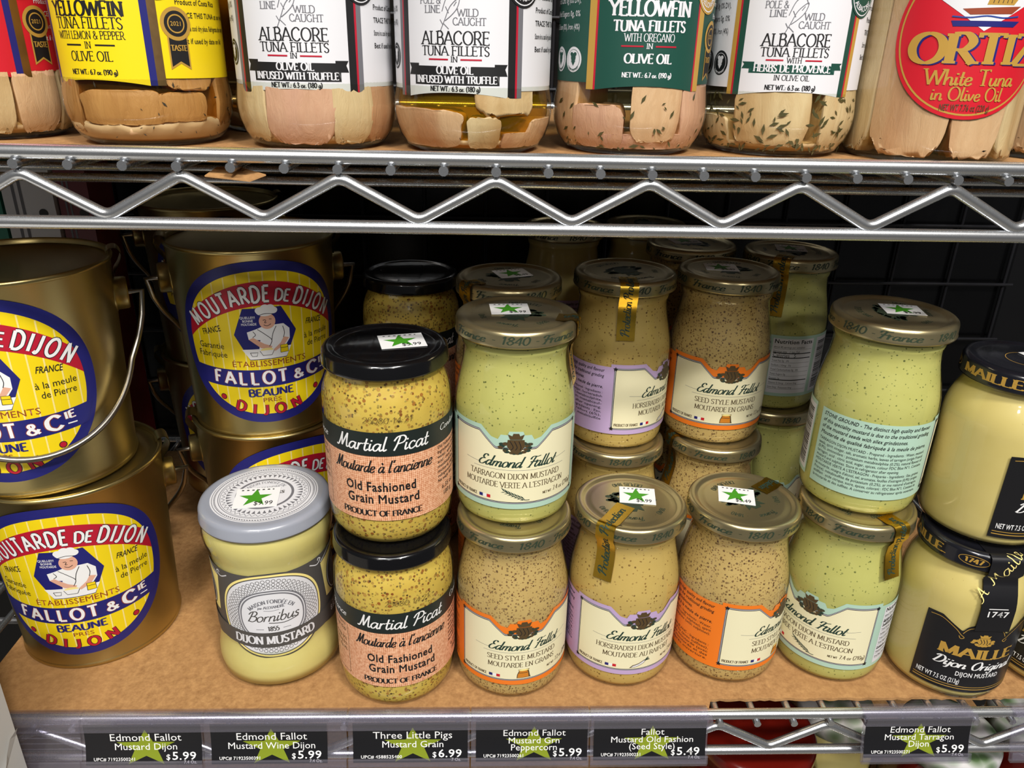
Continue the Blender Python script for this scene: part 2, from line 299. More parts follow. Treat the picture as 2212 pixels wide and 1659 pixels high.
def pen(ch, thin, thick, serif, fancy):
    key = (ch, thin, thick, serif, fancy)
    if key in GC: return GC[key]
    src = (FANCY.get(ch) if fancy else None) or LOW.get(ch) or CAPS.get(ch) or LOW.get(ch.lower()) or CAPS[' ']
    adv, st = src; verts, faces = [], []; strokes = []
    for s in st.split(';'):
        if not s: continue
        pts = [tuple(float(v) for v in xy.split(',')) for xy in s[1:].split()]
        strokes.append((s[0], pts))
    ends = [p for k, pts in strokes for p in (pts[0], pts[-1])]
    for k, pts in strokes:
        stroke_mesh(smooth_pts(pts) if k == 's' else pts, thin, thick, verts, faces)
        if serif and ch.isupper() and len(pts) > 1:
            for e, o in ((pts[0], pts[1]), (pts[-1], pts[-2])):
                if sum(1 for q in ends if abs(q[0] - e[0]) + abs(q[1] - e[1]) < 0.02) > 1 and not (ch in 'DBPREFL' and abs(e[0] - .12) < .01 and abs(o[0] - e[0]) < .05): continue
                if abs(e[1] - o[1]) > abs(e[0] - o[0]) and min(abs(e[1]), abs(e[1] - 1)) < 0.03:
                    y = max(thin / 2, min(1 - thin / 2, e[1])); stroke_mesh([(e[0] - .15, y), (e[0] + .15, y)], thin, thin, verts, faces)
                elif k == 'l' and ch in 'EFLTZ' and e[1] < 1.05:
                    d = -.12 if e[1] > .9 else (.12 if e[1] < .1 else .07)
                    stroke_mesh([(e[0], e[1] + (thin / 2 if d < 0 else -thin / 2)), (e[0], e[1] + d)], thin, thin * 1.3, verts, faces)
                    if e[1] > .1 and e[1] < .9: stroke_mesh([(e[0], e[1]), (e[0], e[1] - d)], thin, thin * 1.3, verts, faces)
    GC[key] = (verts, faces, adv); return GC[key]
STY = {'sans': ('b', 0), 'bold': ('b', 1), 'black': ('b', 2), 'serif': ('p', .055, .13, True, False), 'serifbold': ('p', .09, .22, True, False),
       'script': ('p', .05, .15, False, True), 'brush': ('p', .075, .10, False, True), 'roman': ('p', .06, .14, True, False), 'thin': ('p', .05, .06, False, True), 'block': ('p', .16, .21, False, False), 'blockline': ('p', .25, .30, False, False)}
def glyph_of(ch, style):
    s = STY[style]
    if s[0] == 'b':
        v, f = FONT.get((ch, s[1]), ((), ())); return v, f, ADV.get(ch, 0.4) + 0.03 * s[1]
    return pen(ch, *s[1:])
def line_len(s, h, style, sx=1.0, track=0.0): return sum((glyph_of(c, style)[2] + track) * h * sx for c in s)
def text2d(s, x, y, h, style='sans', align='c', sx=1.0, track=0.0, shear=0.0, fit=None, base=None):
    """letters as 2-d polygons; base(t) -> (x, y, angle) bends the line"""
    if fit:
        L = line_len(s, h, style, 1.0, track); sx = fit / L
    L = line_len(s, h, style, sx, track); t = {'c': -L / 2, 'l': 0.0, 'r': -L}[align]
    V, Fc = [], []
    for ch in s:
        v, f, a = glyph_of(ch, style); a = (a + track) * h * sx; b0 = len(V)
        if base:
            bx, by, an = base(t + a / 2); ca, sa = math.cos(an), math.sin(an)
            for (px, py) in v:
                qx, qy = px * h * sx + py * h * shear - a / 2, py * h
                V.append((bx + qx * ca - qy * sa, by + qx * sa + qy * ca))
        else:
            for (px, py) in v: V.append((x + t + px * h * sx + py * h * shear, y + py * h))
        Fc += [tuple(i + b0 for i in q) for q in f]; t += a
    return V, Fc
def arc_base(cx, cy, r, up=True, centre=0.0):
    """baseline on a circle; up: letters stand outward on the upper side, else they hang inside the lower side"""
    def fn(t):
        if up: a = math.pi / 2 + centre - t / r; return cx + r * math.cos(a), cy + r * math.sin(a), a - math.pi / 2
        a = -math.pi / 2 + centre + t / r; return cx + r * math.cos(a), cy + r * math.sin(a), a + math.pi / 2
    return fn

# ------------------------------------------------------------------ mesh building
def clip(poly, u, keep_right):
    out = []
    for i in range(len(poly)):
        a, b = poly[i], poly[(i + 1) % len(poly)]
        ia, ib = (a[0] >= u) == keep_right, (b[0] >= u) == keep_right
        if ia: out.append(a)
        if ia != ib:
            k = (u - a[0]) / (b[0] - a[0]); out.append((u, a[1] + (b[1] - a[1]) * k))
    return out
class MB:
    def __init__(s): s.v, s.f, s.m, s.mats, s.idx = [], [], [], [], {}
    def slot(s, name):
        if name not in s.mats: s.mats.append(name)
        return s.mats.index(name)
    def add(s, verts, faces, name):
        b = len(s.v); k = s.slot(name); s.v += [tuple(v) for v in verts]
        for q in faces: s.f.append(tuple(i + b for i in q)); s.m.append(k)
    def _vi(s, key, fn):
        i = s.idx.get(key)
        if i is None: i = len(s.v); s.v.append(fn()); s.idx[key] = i
        return i
    def flat(s, mp, off, name, V, Fc, du=2.0):
        """2-d polygons laid on a surface mp(u, v, off), cut in strips of width du so they follow its curve"""
        k = s.slot(name)
        for q in Fc:
            P = [V[i] for i in q]; lo = min(p[0] for p in P); hi = max(p[0] for p in P)
            parts = [P]
            if du and hi - lo > du:
                parts = []; rest = P; u = (math.floor(lo / du) + 1) * du
                while u < hi - 1e-6 and len(rest) > 2:
                    left = clip(rest, u, False); rest = clip(rest, u, True)
                    if len(left) > 2: parts.append(left)
                    u += du
                if len(rest) > 2: parts.append(rest)
            for pp in parts:
                ids = []
                for (u, v) in pp:
                    i = s._vi((round(u, 3), round(v, 3), round(off, 3), k), lambda: mp(u, v, off))
                    if not ids or ids[-1] != i: ids.append(i)
                if len(ids) > 2 and ids[0] == ids[-1]: ids.pop()
                if len(ids) > 2 and len(set(ids)) == len(ids): s.f.append(tuple(ids)); s.m.append(k)
    def text(s, mp, off, name, *a, **kw):
        du = kw.pop('du', 3.0); V, Fc = text2d(*a, **kw); s.flat(mp, off, name, V, Fc, du)
    def strip(s, mp, off, name, us, lo, hi):
        V, Fc = [], []
        for u in us:
            a, b = lo(u) if callable(lo) else lo, hi(u) if callable(hi) else hi; V += [(u, a), (u, max(a, b))]
        for i in range(len(us) - 1): Fc.append((2 * i, 2 * i + 2, 2 * i + 3, 2 * i + 1))
        s.flat(mp, off, name, V, [q for q in Fc if V[q[3]][1] - V[q[0]][1] + V[q[2]][1] - V[q[1]][1] > 1e-4])
    def rect(s, mp, off, name, u0, v0, u1, v1): s.flat(mp, off, name, [(u0, v0), (u1, v0), (u1, v1), (u0, v1)], [(0, 1, 2, 3)])
    def poly(s, mp, off, name, pts, du=2.0):
        from mathutils.geometry import tessellate_polygon
        s.flat(mp, off, name, pts, tessellate_polygon([[Vector((p[0], p[1], 0)) for p in pts]]), du)
    def ell(s, mp, off, name, cx, cy, rx, ry, n=40, a0=0.0):
        pts = [(cx + rx * math.cos(a0 + 2 * math.pi * i / n), cy + ry * math.sin(a0 + 2 * math.pi * i / n)) for i in range(n)]
        s.flat(mp, off, name, [(cx, cy)] + pts, [(0, 1 + i, 1 + (i + 1) % n) for i in range(n)])
    def ringp(s, mp, off, name, cx, cy, rx, ry, wd, n=48):
        V = []
        for i in range(n):
            c, q = math.cos(2 * math.pi * i / n), math.sin(2 * math.pi * i / n); V += [(cx + rx * c, cy + ry * q), (cx + (rx - wd) * c, cy + (ry - wd) * q)]
        s.flat(mp, off, name, V, [(2 * i, (2 * i + 2) % (2 * n), (2 * i + 3) % (2 * n), 2 * i + 1) for i in range(n)])
    def line(s, mp, off, name, pts, wd, smooth=False):
        V, Fc = [], []; stroke_mesh(smooth_pts(pts) if smooth else pts, wd, wd, V, Fc); s.flat(mp, off, name, V, Fc)
    def star(s, mp, off, name, cx, cy, r, rot=0.0, r2=0.40):
        pts = [(cx + (r if i % 2 == 0 else r * r2) * math.sin(rot + math.pi * i / 5), cy + (r if i % 2 == 0 else r * r2) * math.cos(rot + math.pi * i / 5)) for i in range(10)]
        s.flat(mp, off, name, [(cx, cy)] + pts, [(0, 1 + (i + 1) % 10, 1 + i) for i in range(10)])
    def mesh(s, name, smooth=True):
        me = bpy.data.meshes.new(name); me.from_pydata([(x * S, y * S, z * S) for x, y, z in s.v], [], s.f)
        for k in s.mats: me.materials.append(MATS[k])
        me.polygons.foreach_set('material_index', s.m)
        me.polygons.foreach_set('use_smooth', [smooth] * len(s.f)); me.update()
        return me
def lathe(mb, prof, name, segs=72, cap0=True, cap1=True):
    V = [(r * math.cos(2 * math.pi * i / segs), r * math.sin(2 * math.pi * i / segs), z) for r, z in prof for i in range(segs)]
    Fc = [(j * segs + i, j * segs + (i + 1) % segs, (j + 1) * segs + (i + 1) % segs, (j + 1) * segs + i) for j in range(len(prof) - 1) for i in range(segs)]
    if cap0: Fc.append(tuple(range(segs - 1, -1, -1)))
    if cap1: Fc.append(tuple((len(prof) - 1) * segs + i for i in range(segs)))
    mb.add(V, Fc, name)
def tube(mb, pts, r, name, n=12, caps=True):
    pts = [Vector(p) for p in pts]; V = []; up = None
    for i, p in enumerate(pts):
        t = (pts[min(i + 1, len(pts) - 1)] - pts[max(i - 1, 0)]).normalized()
        if up is None: up = Vector((0, 0, 1)) if abs(t.z) < 0.9 else Vector((0, 1, 0))
        a = t.cross(up).normalized(); b = a.cross(t).normalized(); up = b
        for k in range(n):
            c, q = math.cos(2 * math.pi * k / n), math.sin(2 * math.pi * k / n); V.append(tuple(p + a * (r * c) + b * (r * q)))
    Fc = [(i * n + k, i * n + (k + 1) % n, (i + 1) * n + (k + 1) % n, (i + 1) * n + k) for i in range(len(pts) - 1) for k in range(n)]
    if caps:                        # cut ends of their own, so they shade flat
        b0 = len(V); V += V[:n] + V[b0 - n:b0]; Fc += [tuple(b0 + k for k in range(n - 1, -1, -1)), tuple(b0 + n + k for k in range(n))]
    mb.add(V, Fc, name)
def box(mb, x0, y0, z0, x1, y1, z1, name):
    V = [(x, y, z) for x in (x0, x1) for y in (y0, y1) for z in (z0, z1)]
    mb.add(V, [(0, 1, 3, 2), (4, 6, 7, 5), (0, 4, 5, 1), (2, 3, 7, 6), (0, 2, 6, 4), (1, 5, 7, 3)], name)
def extrude(mb, prof, x0, x1, th, name):
    """a sheet of thickness th whose cross-section is the polyline prof of (y, z), drawn out along x"""
    n = len(prof); A, B = [], []
    for i, p in enumerate(prof):
        a, c = prof[max(i - 1, 0)], prof[min(i + 1, n - 1)]; dy, dz = c[0] - a[0], c[1] - a[1]; L = math.hypot(dy, dz) or 1
        A.append((p[0] - dz / L * th / 2, p[1] + dy / L * th / 2)); B.append((p[0] + dz / L * th / 2, p[1] - dy / L * th / 2))
    loop = A + B[::-1]; m = len(loop)
    V = [(x0, y, z) for y, z in loop] + [(x1, y, z) for y, z in loop]
    Fc = [(i, (i + 1) % m, m + (i + 1) % m, m + i) for i in range(m)]
    for k in (0, m):
        for i in range(n - 1):
            q = (k + i, k + i + 1, k + m - 2 - i, k + m - 1 - i); Fc.append(q if k else q[::-1])
    mb.add(V, Fc, name)
def rev(R, phi0=0.0):
    """surface of revolution with radius R(z) or a constant; u = arc length, v = height"""
    Rf = R if callable(R) else (lambda z: R)
    ref = R if not callable(R) else R(30.0)
    def mp(u, v, off):
        a = phi0 + u / ref; r = Rf(v) + off; return (r * math.sin(a), -r * math.cos(a), v)
    return mp
def top_map(z): return lambda u, v, off: (u, v, z + off)
def obj(name, me, parent=None, loc=(0, 0, 0), rz=0.0):
    o = bpy.data.objects.new(name, me); COL.objects.link(o)
    if parent is not None: o.parent = parent; o.location = [c * S for c in loc]
    else: o.location = (loc[0] * S, loc[1] * S, (loc[2] + ZO) * S)
    o.rotation_euler = (0, 0, rz); return o
def thing(name, label, cat, loc, rz=0.0, group=None):
    o = obj(name, None, None, loc, rz); o['label'] = label; o['category'] = cat
    if group: o['group'] = group
    o.empty_display_size = 0.01
    return o
def tag(o, label, cat, group=None):
    o['label'] = label; o['category'] = cat
    if group: o['group'] = group
    return o
def frange(a, b, n): return [a + (b - a) * i / n for i in range(n + 1)]

# ------------------------------------------------------------------ the setting
ZL = -290.03                    # deck wires of the lower shelf
ZB = -500.0                     # deck wires of the shelf below it
def struct(name, mb, smooth=False):
    o = obj(name, mb.mesh(name, smooth)); o['kind'] = 'structure'; return o
mat('grey floor tile', '8C8880', 0.5); mat('dark wall paint', '0A0A0C', 0.35)
b = MB(); box(b, -3000, -3200, -ZO - 40, 3000, 1200, -ZO, 'grey floor tile'); struct('floor', b)
b = MB(); box(b, -3000, 420, -ZO, 3000, 450, 1400, 'dark wall paint'); struct('wall_back', b)

def fillet(path, rad, n=6):
    out = [Vector(path[0])]
    for i in range(1, len(path) - 1):
        a, p, c = Vector(path[i - 1]), Vector(path[i]), Vector(path[i + 1])
        d1, d2 = (a - p).normalized(), (c - p).normalized(); ang = d1.angle(d2); L = rad / math.tan(ang / 2)
        s0, s1 = p + d1 * L, p + d2 * L
        for k in range(n + 1):
            t = k / n; out.append((1 - t) ** 2 * s0 + 2 * t * (1 - t) * p + t * t * s1)
    return out + [Vector(path[-1])]
X0, X1, DEEP = -230.0, 640.0, 318.0
wire_me = None
def wire_shelf(z, phase, label, group):
    global wire_me
    t = thing('wire_shelf', label, 'shelf', (0, 0, z), group=group)
    def rod(nm, y, zz, r):
        m = MB(); tube(m, [(X0, y, zz), (X1, y, zz)], r, 'zinc wire', 20); return obj(nm, m.mesh(nm), t)
    rod('front_top_rod', 0.4, 3.4, 2.9); rod('front_bottom_rod', 0.4, -23.4, 2.65)
    for y in (108.0, 146.0): rod('support_rod', y, -23.0, 2.2)
    rod('back_top_rod', DEEP, 3.4, 2.9); rod('back_bottom_rod', DEEP, -23.4, 2.65)
    k0 = math.floor((X0 - phase) / (3 * PITCH)) + 1; path = []
    k = k0
    while phase + (3 * k + 1.5) * PITCH < X1:
        path += [(phase + 3 * k * PITCH, 0.4, -4.2), (phase + (3 * k + 1.5) * PITCH, 0.4, -20.6)]; k += 1
    m = MB(); tube(m, fillet(path, 6.5), 2.35, 'zinc wire', 12); obj('zigzag_rod', m.mesh('zigzag_rod'), t)
    if wire_me is None:
        m = MB(); tube(m, [(0, -3.2, -.8), (0, -1.6, -.8), (0, 60, -.8), (0, DEEP + 2, -.8)], 1.95, 'zinc wire', 10)
        wire_me = m.mesh('deck_wire')
    n0 = math.ceil((X0 + 4 - phase) / PITCH); n = n0
    while phase + n * PITCH < X1 - 4:
        obj('deck_wire', wire_me, t, (phase + n * PITCH, 0, 0)); n += 1
    return t
wire_shelf(0, 0.0, 'zinc wire shelf with zigzag edge carrying the tuna jars', 'wire shelves')
wire_shelf(ZL, 308.74, 'zinc wire shelf with kraft liner carrying the mustard jars', 'wire shelves')
wire_shelf(ZB, 300.0, 'zinc wire shelf low down under the red sauce jars', 'wire shelves')
# wire posts' back: a black grid panel closing the back of the unit
g = thing('grid_panel', 'black wire grid panel closing the back of the shelves', 'grid panel', (0, 332, ZB - 10))
m = MB(); box(m, -230, 4, 0, 640, 8, 900, 'dark shelf back'); obj('backing_sheet', m.mesh('backing_sheet', False), g)
mat('black grid wire', '26262A', 0.3, 0.4)
m = MB(); tube(m, [(0, 0, 0), (0, 0, 900)], 1.4, 'black grid wire', 8); vw = m.mesh('grid_wire')
m = MB(); tube(m, [(-230, -2.2, 0), (640, -2.2, 0)], 1.4, 'black grid wire', 8); hw = m.mesh('grid_wire')
for k in range(18): obj('grid_wire', vw, g, (-225 + 50.5 * k, 0, 0))
for k in range(18): obj('grid_wire', hw, g, (0, 0, 20 + 50.5 * k))

def liner(x0, x1, y0, y1, z, label, ragged=True):
    """a sheet of corrugated board with a torn front edge"""
    m = MB(); n = 220; rnd = random.Random(3); T = 1.9; front = []
    for i in range(n + 1):
        x = x0 + (x1 - x0) * i / n; front.append((x, y0 + rnd.uniform(-0.5, 0.7)) if ragged and x > 304 else (x, min(y0, 4.2) + rnd.uniform(-.15, .15)))
    V = []
    for (x, y) in front: V += [(x, y, T), (x, y + .1, 0), (x, y1, T), (x, y1, 0)]
    Fc = []
    for i in range(n):
        a, c = 4 * i, 4 * i + 4; Fc += [(a, c, c + 2, a + 2), (a + 1, a + 3, c + 3, c + 1), (a + 1, c + 1, c, a), (a + 2, c + 2, c + 3, a + 3)]
    Fc += [(0, 2, 3, 1), (4 * n, 4 * n + 1, 4 * n + 3, 4 * n + 2)]
    m.add(V, Fc, 'kraft cardboard')
    return tag(obj('cardboard_liner', m.mesh('cardboard_liner', False), None, (0, 0, z)), label, 'cardboard')
liner(-98, 520, 11.0, 296, ZL + 1.3, 'brown kraft cardboard sheet under the mustard jars')
liner(-228, 560, 16.0, 296, 1.3, 'brown kraft cardboard sheet under the tuna jars', False)
liner(-228, 630, 11.0, 296, ZB + 1.3, 'brown kraft cardboard sheet under the red sauce jars', False)
ZJ, ZT = ZL + 3.2, 3.2          # what the mustard jars and the tuna jars stand on
# a torn scrap of the upper liner poking out under the rod
m = MB(); V = [(70.5, -1.0, -4.2), (88, -2.6, -5.6), (94, -1.0, -3.4), (80, 12, -2.6), (72, 10, -2.4)]
m.add(V + [(x, y, z - .5) for x, y, z in V], [(0, 1, 2, 3, 4), (9, 8, 7, 6, 5)] + [(i, i + 5, (i + 1) % 5 + 5, (i + 1) % 5) for i in range(5)], 'kraft cardboard')
tag(obj('cardboard_scrap', m.mesh('cardboard_scrap', False)), 'torn brown cardboard scrap wedged under the deck wires of the tuna shelf', 'cardboard')

# ------------------------------------------------------------------ small pieces shared by many jars
def azim(x, y): return math.atan2(x - CAM[0], y - CAM[1])
def sticker_mesh(price, wide=17.0, tall=14.5):
    m = MB(); mp = top_map(0.0)
    box(m, -wide / 2, -tall / 2, -.05, wide / 2, tall / 2, .12, 'bright white')
    m.star(mp, .2, 'sticker star green', -.6, -.2, 6.6)
    m.text(mp, .28, 'black ink', price, 3.0, -5.8, 2.8, 'sans', sx=.8, du=0)
    rr = random.Random(5)
    for k in range(7): m.rect(mp, .2, 'black ink', -6.6 + 2.0 * k, 5.4, -6.0 + 2.0 * k + rr.uniform(0, .4), 6.1)
    return m.mesh('price_sticker', False)
STICK = {p: sticker_mesh(p) for p in ('$5.99', '$9.99', '$5.49')}
def sticker(lid, price, x, y, rot, z, wide=1.0):
    o = obj('price_sticker', STICK[price], lid, (x, y, z), rot); o.scale = (wide, wide, 1); o['label'] = 'white price sticker with green star'; return o
def path_map(path, phi, lift=0.0):
    """ribbon along a profile path of (r, z), facing phi: u across, v along from the path's start"""
    L = [0.0]
    for a, c in zip(path, path[1:]): L.append(L[-1] + math.hypot(c[0] - a[0], c[1] - a[1]))
    dx, dy = math.sin(phi), -math.cos(phi)
    def mp(u, v, off):
        v = max(0.0, min(L[-1], v)); i = max(k for k in range(len(L) - 1) if L[k] <= v + 1e-9)
        t = (v - L[i]) / (L[i + 1] - L[i]); a, c = path[i], path[i + 1]
        r = a[0] + (c[0] - a[0]) * t; z = a[1] + (c[1] - a[1]) * t; ny, nz = -(c[1] - a[1]), (c[0] - a[0]); q = math.hypot(ny, nz)
        r += ny / q * off; z += nz / q * off
        return (r * dx - u * dy, r * dy + u * dx, z)
    return mp, L
def seal_mesh(path, phi, wd, foil='gold foil', word='Protection', rep=2, ink='dark green ink', style='script'):
    mp, L = path_map(path, phi); m = MB(); tot = L[-1]
    for o, nm in ((.0, foil), (.18, foil)):
        for i in range(len(path) - 1): m.flat(mp, o, nm, [(-wd / 2, L[i]), (wd / 2, L[i]), (wd / 2, L[i + 1]), (-wd / 2, L[i + 1])], [(0, 1, 2, 3)], 0)
    if word:
        h = wd * .5; need = tot * .92 / rep
        for k in range(rep):
            V, Fc = text2d(word, 0, 0, h, style, 'l', fit=need * .92, shear=.2)
            V = [(wd * .2 - y, tot - (tot * .04 + k * need + x)) for x, y in V]; m.flat(mp, .26, ink, V, Fc, 0)
    return m.mesh('seal_strip')
def fine_print(m, mp, off, ink, x0, x1, ytop, lines, h, lead, style='sans', shear=0.0):
    for k, s in enumerate(lines):
        full = x1 - x0; L = line_len(s, h, style, .8); short = len(s) < 0.75 * max(len(q) for q in lines)
        if short: m.text(mp, off, ink, s, x0, ytop - k * lead, h, style, 'l', sx=.8, shear=shear)
        else: m.text(mp, off, ink, s, x0, ytop - k * lead, h, style, 'l', fit=full, shear=shear)
def crest(m, mp, off, cx, cy, w, h, name='brown ink', n=26, leafcol='dark green ink'):
    """a little coat of arms: crown on top, shield, leafy spray around"""
    for q in range(n):
        a = math.pi * 2 * q / n; r = 0.42 + 0.08 * (q % 3)
        x, y = cx + w * r * math.cos(a), cy - h * .08 + h * .34 * math.sin(a) * (1.0 if math.sin(a) < .3 else .5)
        m.ell(mp, off, leafcol if q % 2 else name, x, y, w * .11, h * .07, 8, a)
    m.poly(mp, off + .03, name, [(cx - w * .3, cy + h * .22), (cx - w * .32, cy - h * .1), (cx - w * .16, cy - h * .36), (cx, cy - h * .46), (cx + w * .16, cy - h * .36), (cx + w * .32, cy - h * .1), (cx + w * .3, cy + h * .22)])
    m.poly(mp, off + .03, name, [(cx - w * .22, cy + h * .24), (cx - w * .3, cy + h * .48), (cx - w * .14, cy + h * .4), (cx - w * .1, cy + h * .52), (cx + w * .1, cy + h * .52), (cx + w * .14, cy + h * .4), (cx + w * .3, cy + h * .48), (cx + w * .22, cy + h * .24)])
    for k in range(3): m.line(mp, off + .06, 'black ink', [(cx - w * .22 + k * w * .16, cy + h * .16), (cx - w * .1 + k * w * .14, cy - .12 * h), (cx - w * .18 + k * w * .16, cy - h * .26)], .35, True)

# ------------------------------------------------------------------ the stoneground mustard jars with a gold lid
FR, FH, FHS, FLR = 31.2, 106.0, 98.0, 30.7
FPROF = [(25.5, 0), (27.6, .5), (29.4, 2.0), (30.5, 4.6), (31.0, 8.5), (31.2, 13), (31.2, 58), (31.05, 61), (30.6, 65), (29.6, 70), (28.5, 75.5), (27.3, 81), (26.6, 86), (26.4, 90.5), (27.2, 92.2), (27.6, 94), (26.8, 96), (26.6, 101)]
def prof_r(prof):
    def fn(z):
        for (r0, z0), (r1, z1) in zip(prof, prof[1:]):
            if z0 <= z <= z1: return r0 + (r1 - r0) * (z - z0) / (z1 - z0) if z1 > z0 else r1
        return prof[-1][0]
    return fn
def inset(prof, d, z0, z1):
    fn = prof_r(prof); zs = [z0] + [z for _, z in prof if z0 + .6 < z < z1] + [z1]
    pts = [(max(fn(z) - d, 1), z) for z in zs]
    return [(pts[0][0] - 4, z0 - .1)] + pts
m = MB(); lathe(m, FPROF, 'jar glass', 96, True, False); F_GLASS = m.mesh('glass_jar')
F_FILL = {}
for k in ('tarragon mustard', 'seed mustard', 'horseradish mustard', 'smooth mustard'):
    m = MB(); lathe(m, inset(FPROF, .75, 2.2, 97), k, 96); F_FILL[k] = m.mesh('mustard')
FLID = [(FLR - 1.2, FHS + .2), (FLR - .2, FHS - .1), (FLR, FHS + .6), (FLR - .3, FHS + 1.5), (FLR - .35, FHS + 5.6), (FLR - .7, FHS + 7.0), (FLR - 1.6, FHS + 7.9), (FLR - 2.8, FHS + 8.1), (FLR - 4.2, FHS + 7.7), (FLR - 5.4, FHS + 6.9), (FLR - 6.6, FHS + 6.7), (FLR - 8.5, FHS + 7.2), (FLR - 10, FHS + 7.3), (3, FHS + 7.3)]
F_TOP = FHS + 7.3
m = MB(); lathe(m, FLID, 'gold lid', 96, False, True); F_LID = m.mesh('lid')
m = MB(); mp = rev(FLR - .33)
for k in range(4):
    c = 2 * math.pi * (FLR - .33)
    m.text(mp, .1, 'gold lid print', 'France ', c * k / 4, FHS + 2.0, 4.1, 'script', fit=c / 8 * .98, shear=.3)
    m.text(mp, .1, 'gold lid print', '- 1840 -', c * (k + .5) / 4, FHS + 2.0, 3.9, 'roman', fit=c / 8 * .98, shear=.3)
F_BAND = m.mesh('lid_band_print')
m = MB(); mp = top_map(F_TOP)
crest(m, mp, .1, 0, 0, 21, 20, 'gold lid print', 34, 'gold lid print')
m.text(mp, .1, 'gold lid print', 'France', 0, 0, 3.6, 'script', base=arc_base(0, 0, 16.2), shear=.2)
m.text(mp, .1, 'gold lid print', '1840 -', 0, 0, 3.0, 'roman', base=arc_base(0, 0, 16.2, True, .95))
m.text(mp, .1, 'gold lid print', '- 1840', 0, 0, 3.0, 'roman', base=arc_base(0, 0, 16.2, True, -.95))
m.text(mp, .1, 'gold lid print', 'DEPUIS 1840', 0, 0, 3.0, 'roman', base=arc_base(0, 0, 19.0, False))
F_TOPPRINT = m.mesh('lid_top_print')
STONE = ['STONE GROUND - The distinct high quality and flavour', 'of this speciality mustard is due to the traditional grinding', 'of the mustard seeds with silex grindstones.', 'Moutarde de qualité fabriquée à la meule de pierre.']
INGR = {'tarragon': ['TARRAGON DIJON MUSTARD - Prepared - Ingredients : Water, mustard', 'seeds, spirit vinegar, salt, aromatic herbs, leaves of tarragon (origin France)', '(0.9%), antioxidant : potassium metabisulphite (0.2%), natural flavour of', 'tarragon, acid : citric acid, sugar, spices, colour FDC Blue N°1. Contains', 'mustard and sulphites. Store in refrigerator after opening.', "MOUTARDE VERTE A L'ESTRAGON - Préparée - Ingrédients : Eau, graines", "de moutarde, vinaigre d'alcool, sel, aromates, feuilles d'estragon (0,9%) (origine", "France), métabisulfite de potassium (0,2%), arôme naturel d'estragon,", 'acidifiant : acide citrique, sucre, épices, colorant : FDC Blue N°1. Contient de', 'la moutarde et des sulfites. A conserver au réfrigérateur après ouverture.'],
        'seed': ['SEED STYLE MUSTARD - Prepared - Ingredients : Water,', 'mustard seeds, white wine (16.7%) (with sulphites), spirit', 'vinegar, salt, potassium metabisulphite (with sulphites).', 'Contains mustard and sulphites. Store in', 'refrigerator after opening.', 'MOUTARDE EN GRAINS AU VIN BLANC - Ingrédients :', 'Eau, graines, vin blanc (16,7%) (avec sulfites),', "vinaigre, sel, téguments de moutarde (avec", 'sulfites). Contient de la moutarde et des', 'sulfites. A conserver après ouverture.'],
        'horseradish': ['HORSERADISH DIJON MUSTARD - Prepared - Ingredients :', 'Water, mustard seeds, spirit vinegar, horseradish', '(6%), salt, antioxidant : sodium metabisulphite,', 'acid : citric acid, potassium metabisul-', 'phite. Store in refrigerator after opening.', "MOUTARDE AU RAIFORT - Ingrédients : Eau,", "graines, vinaigre d'alcool, raifort (6%),", 'acide citrique, sel, téguments, métabisulfite', 'de potassium, acide', 'A conserver après ouverture.']}
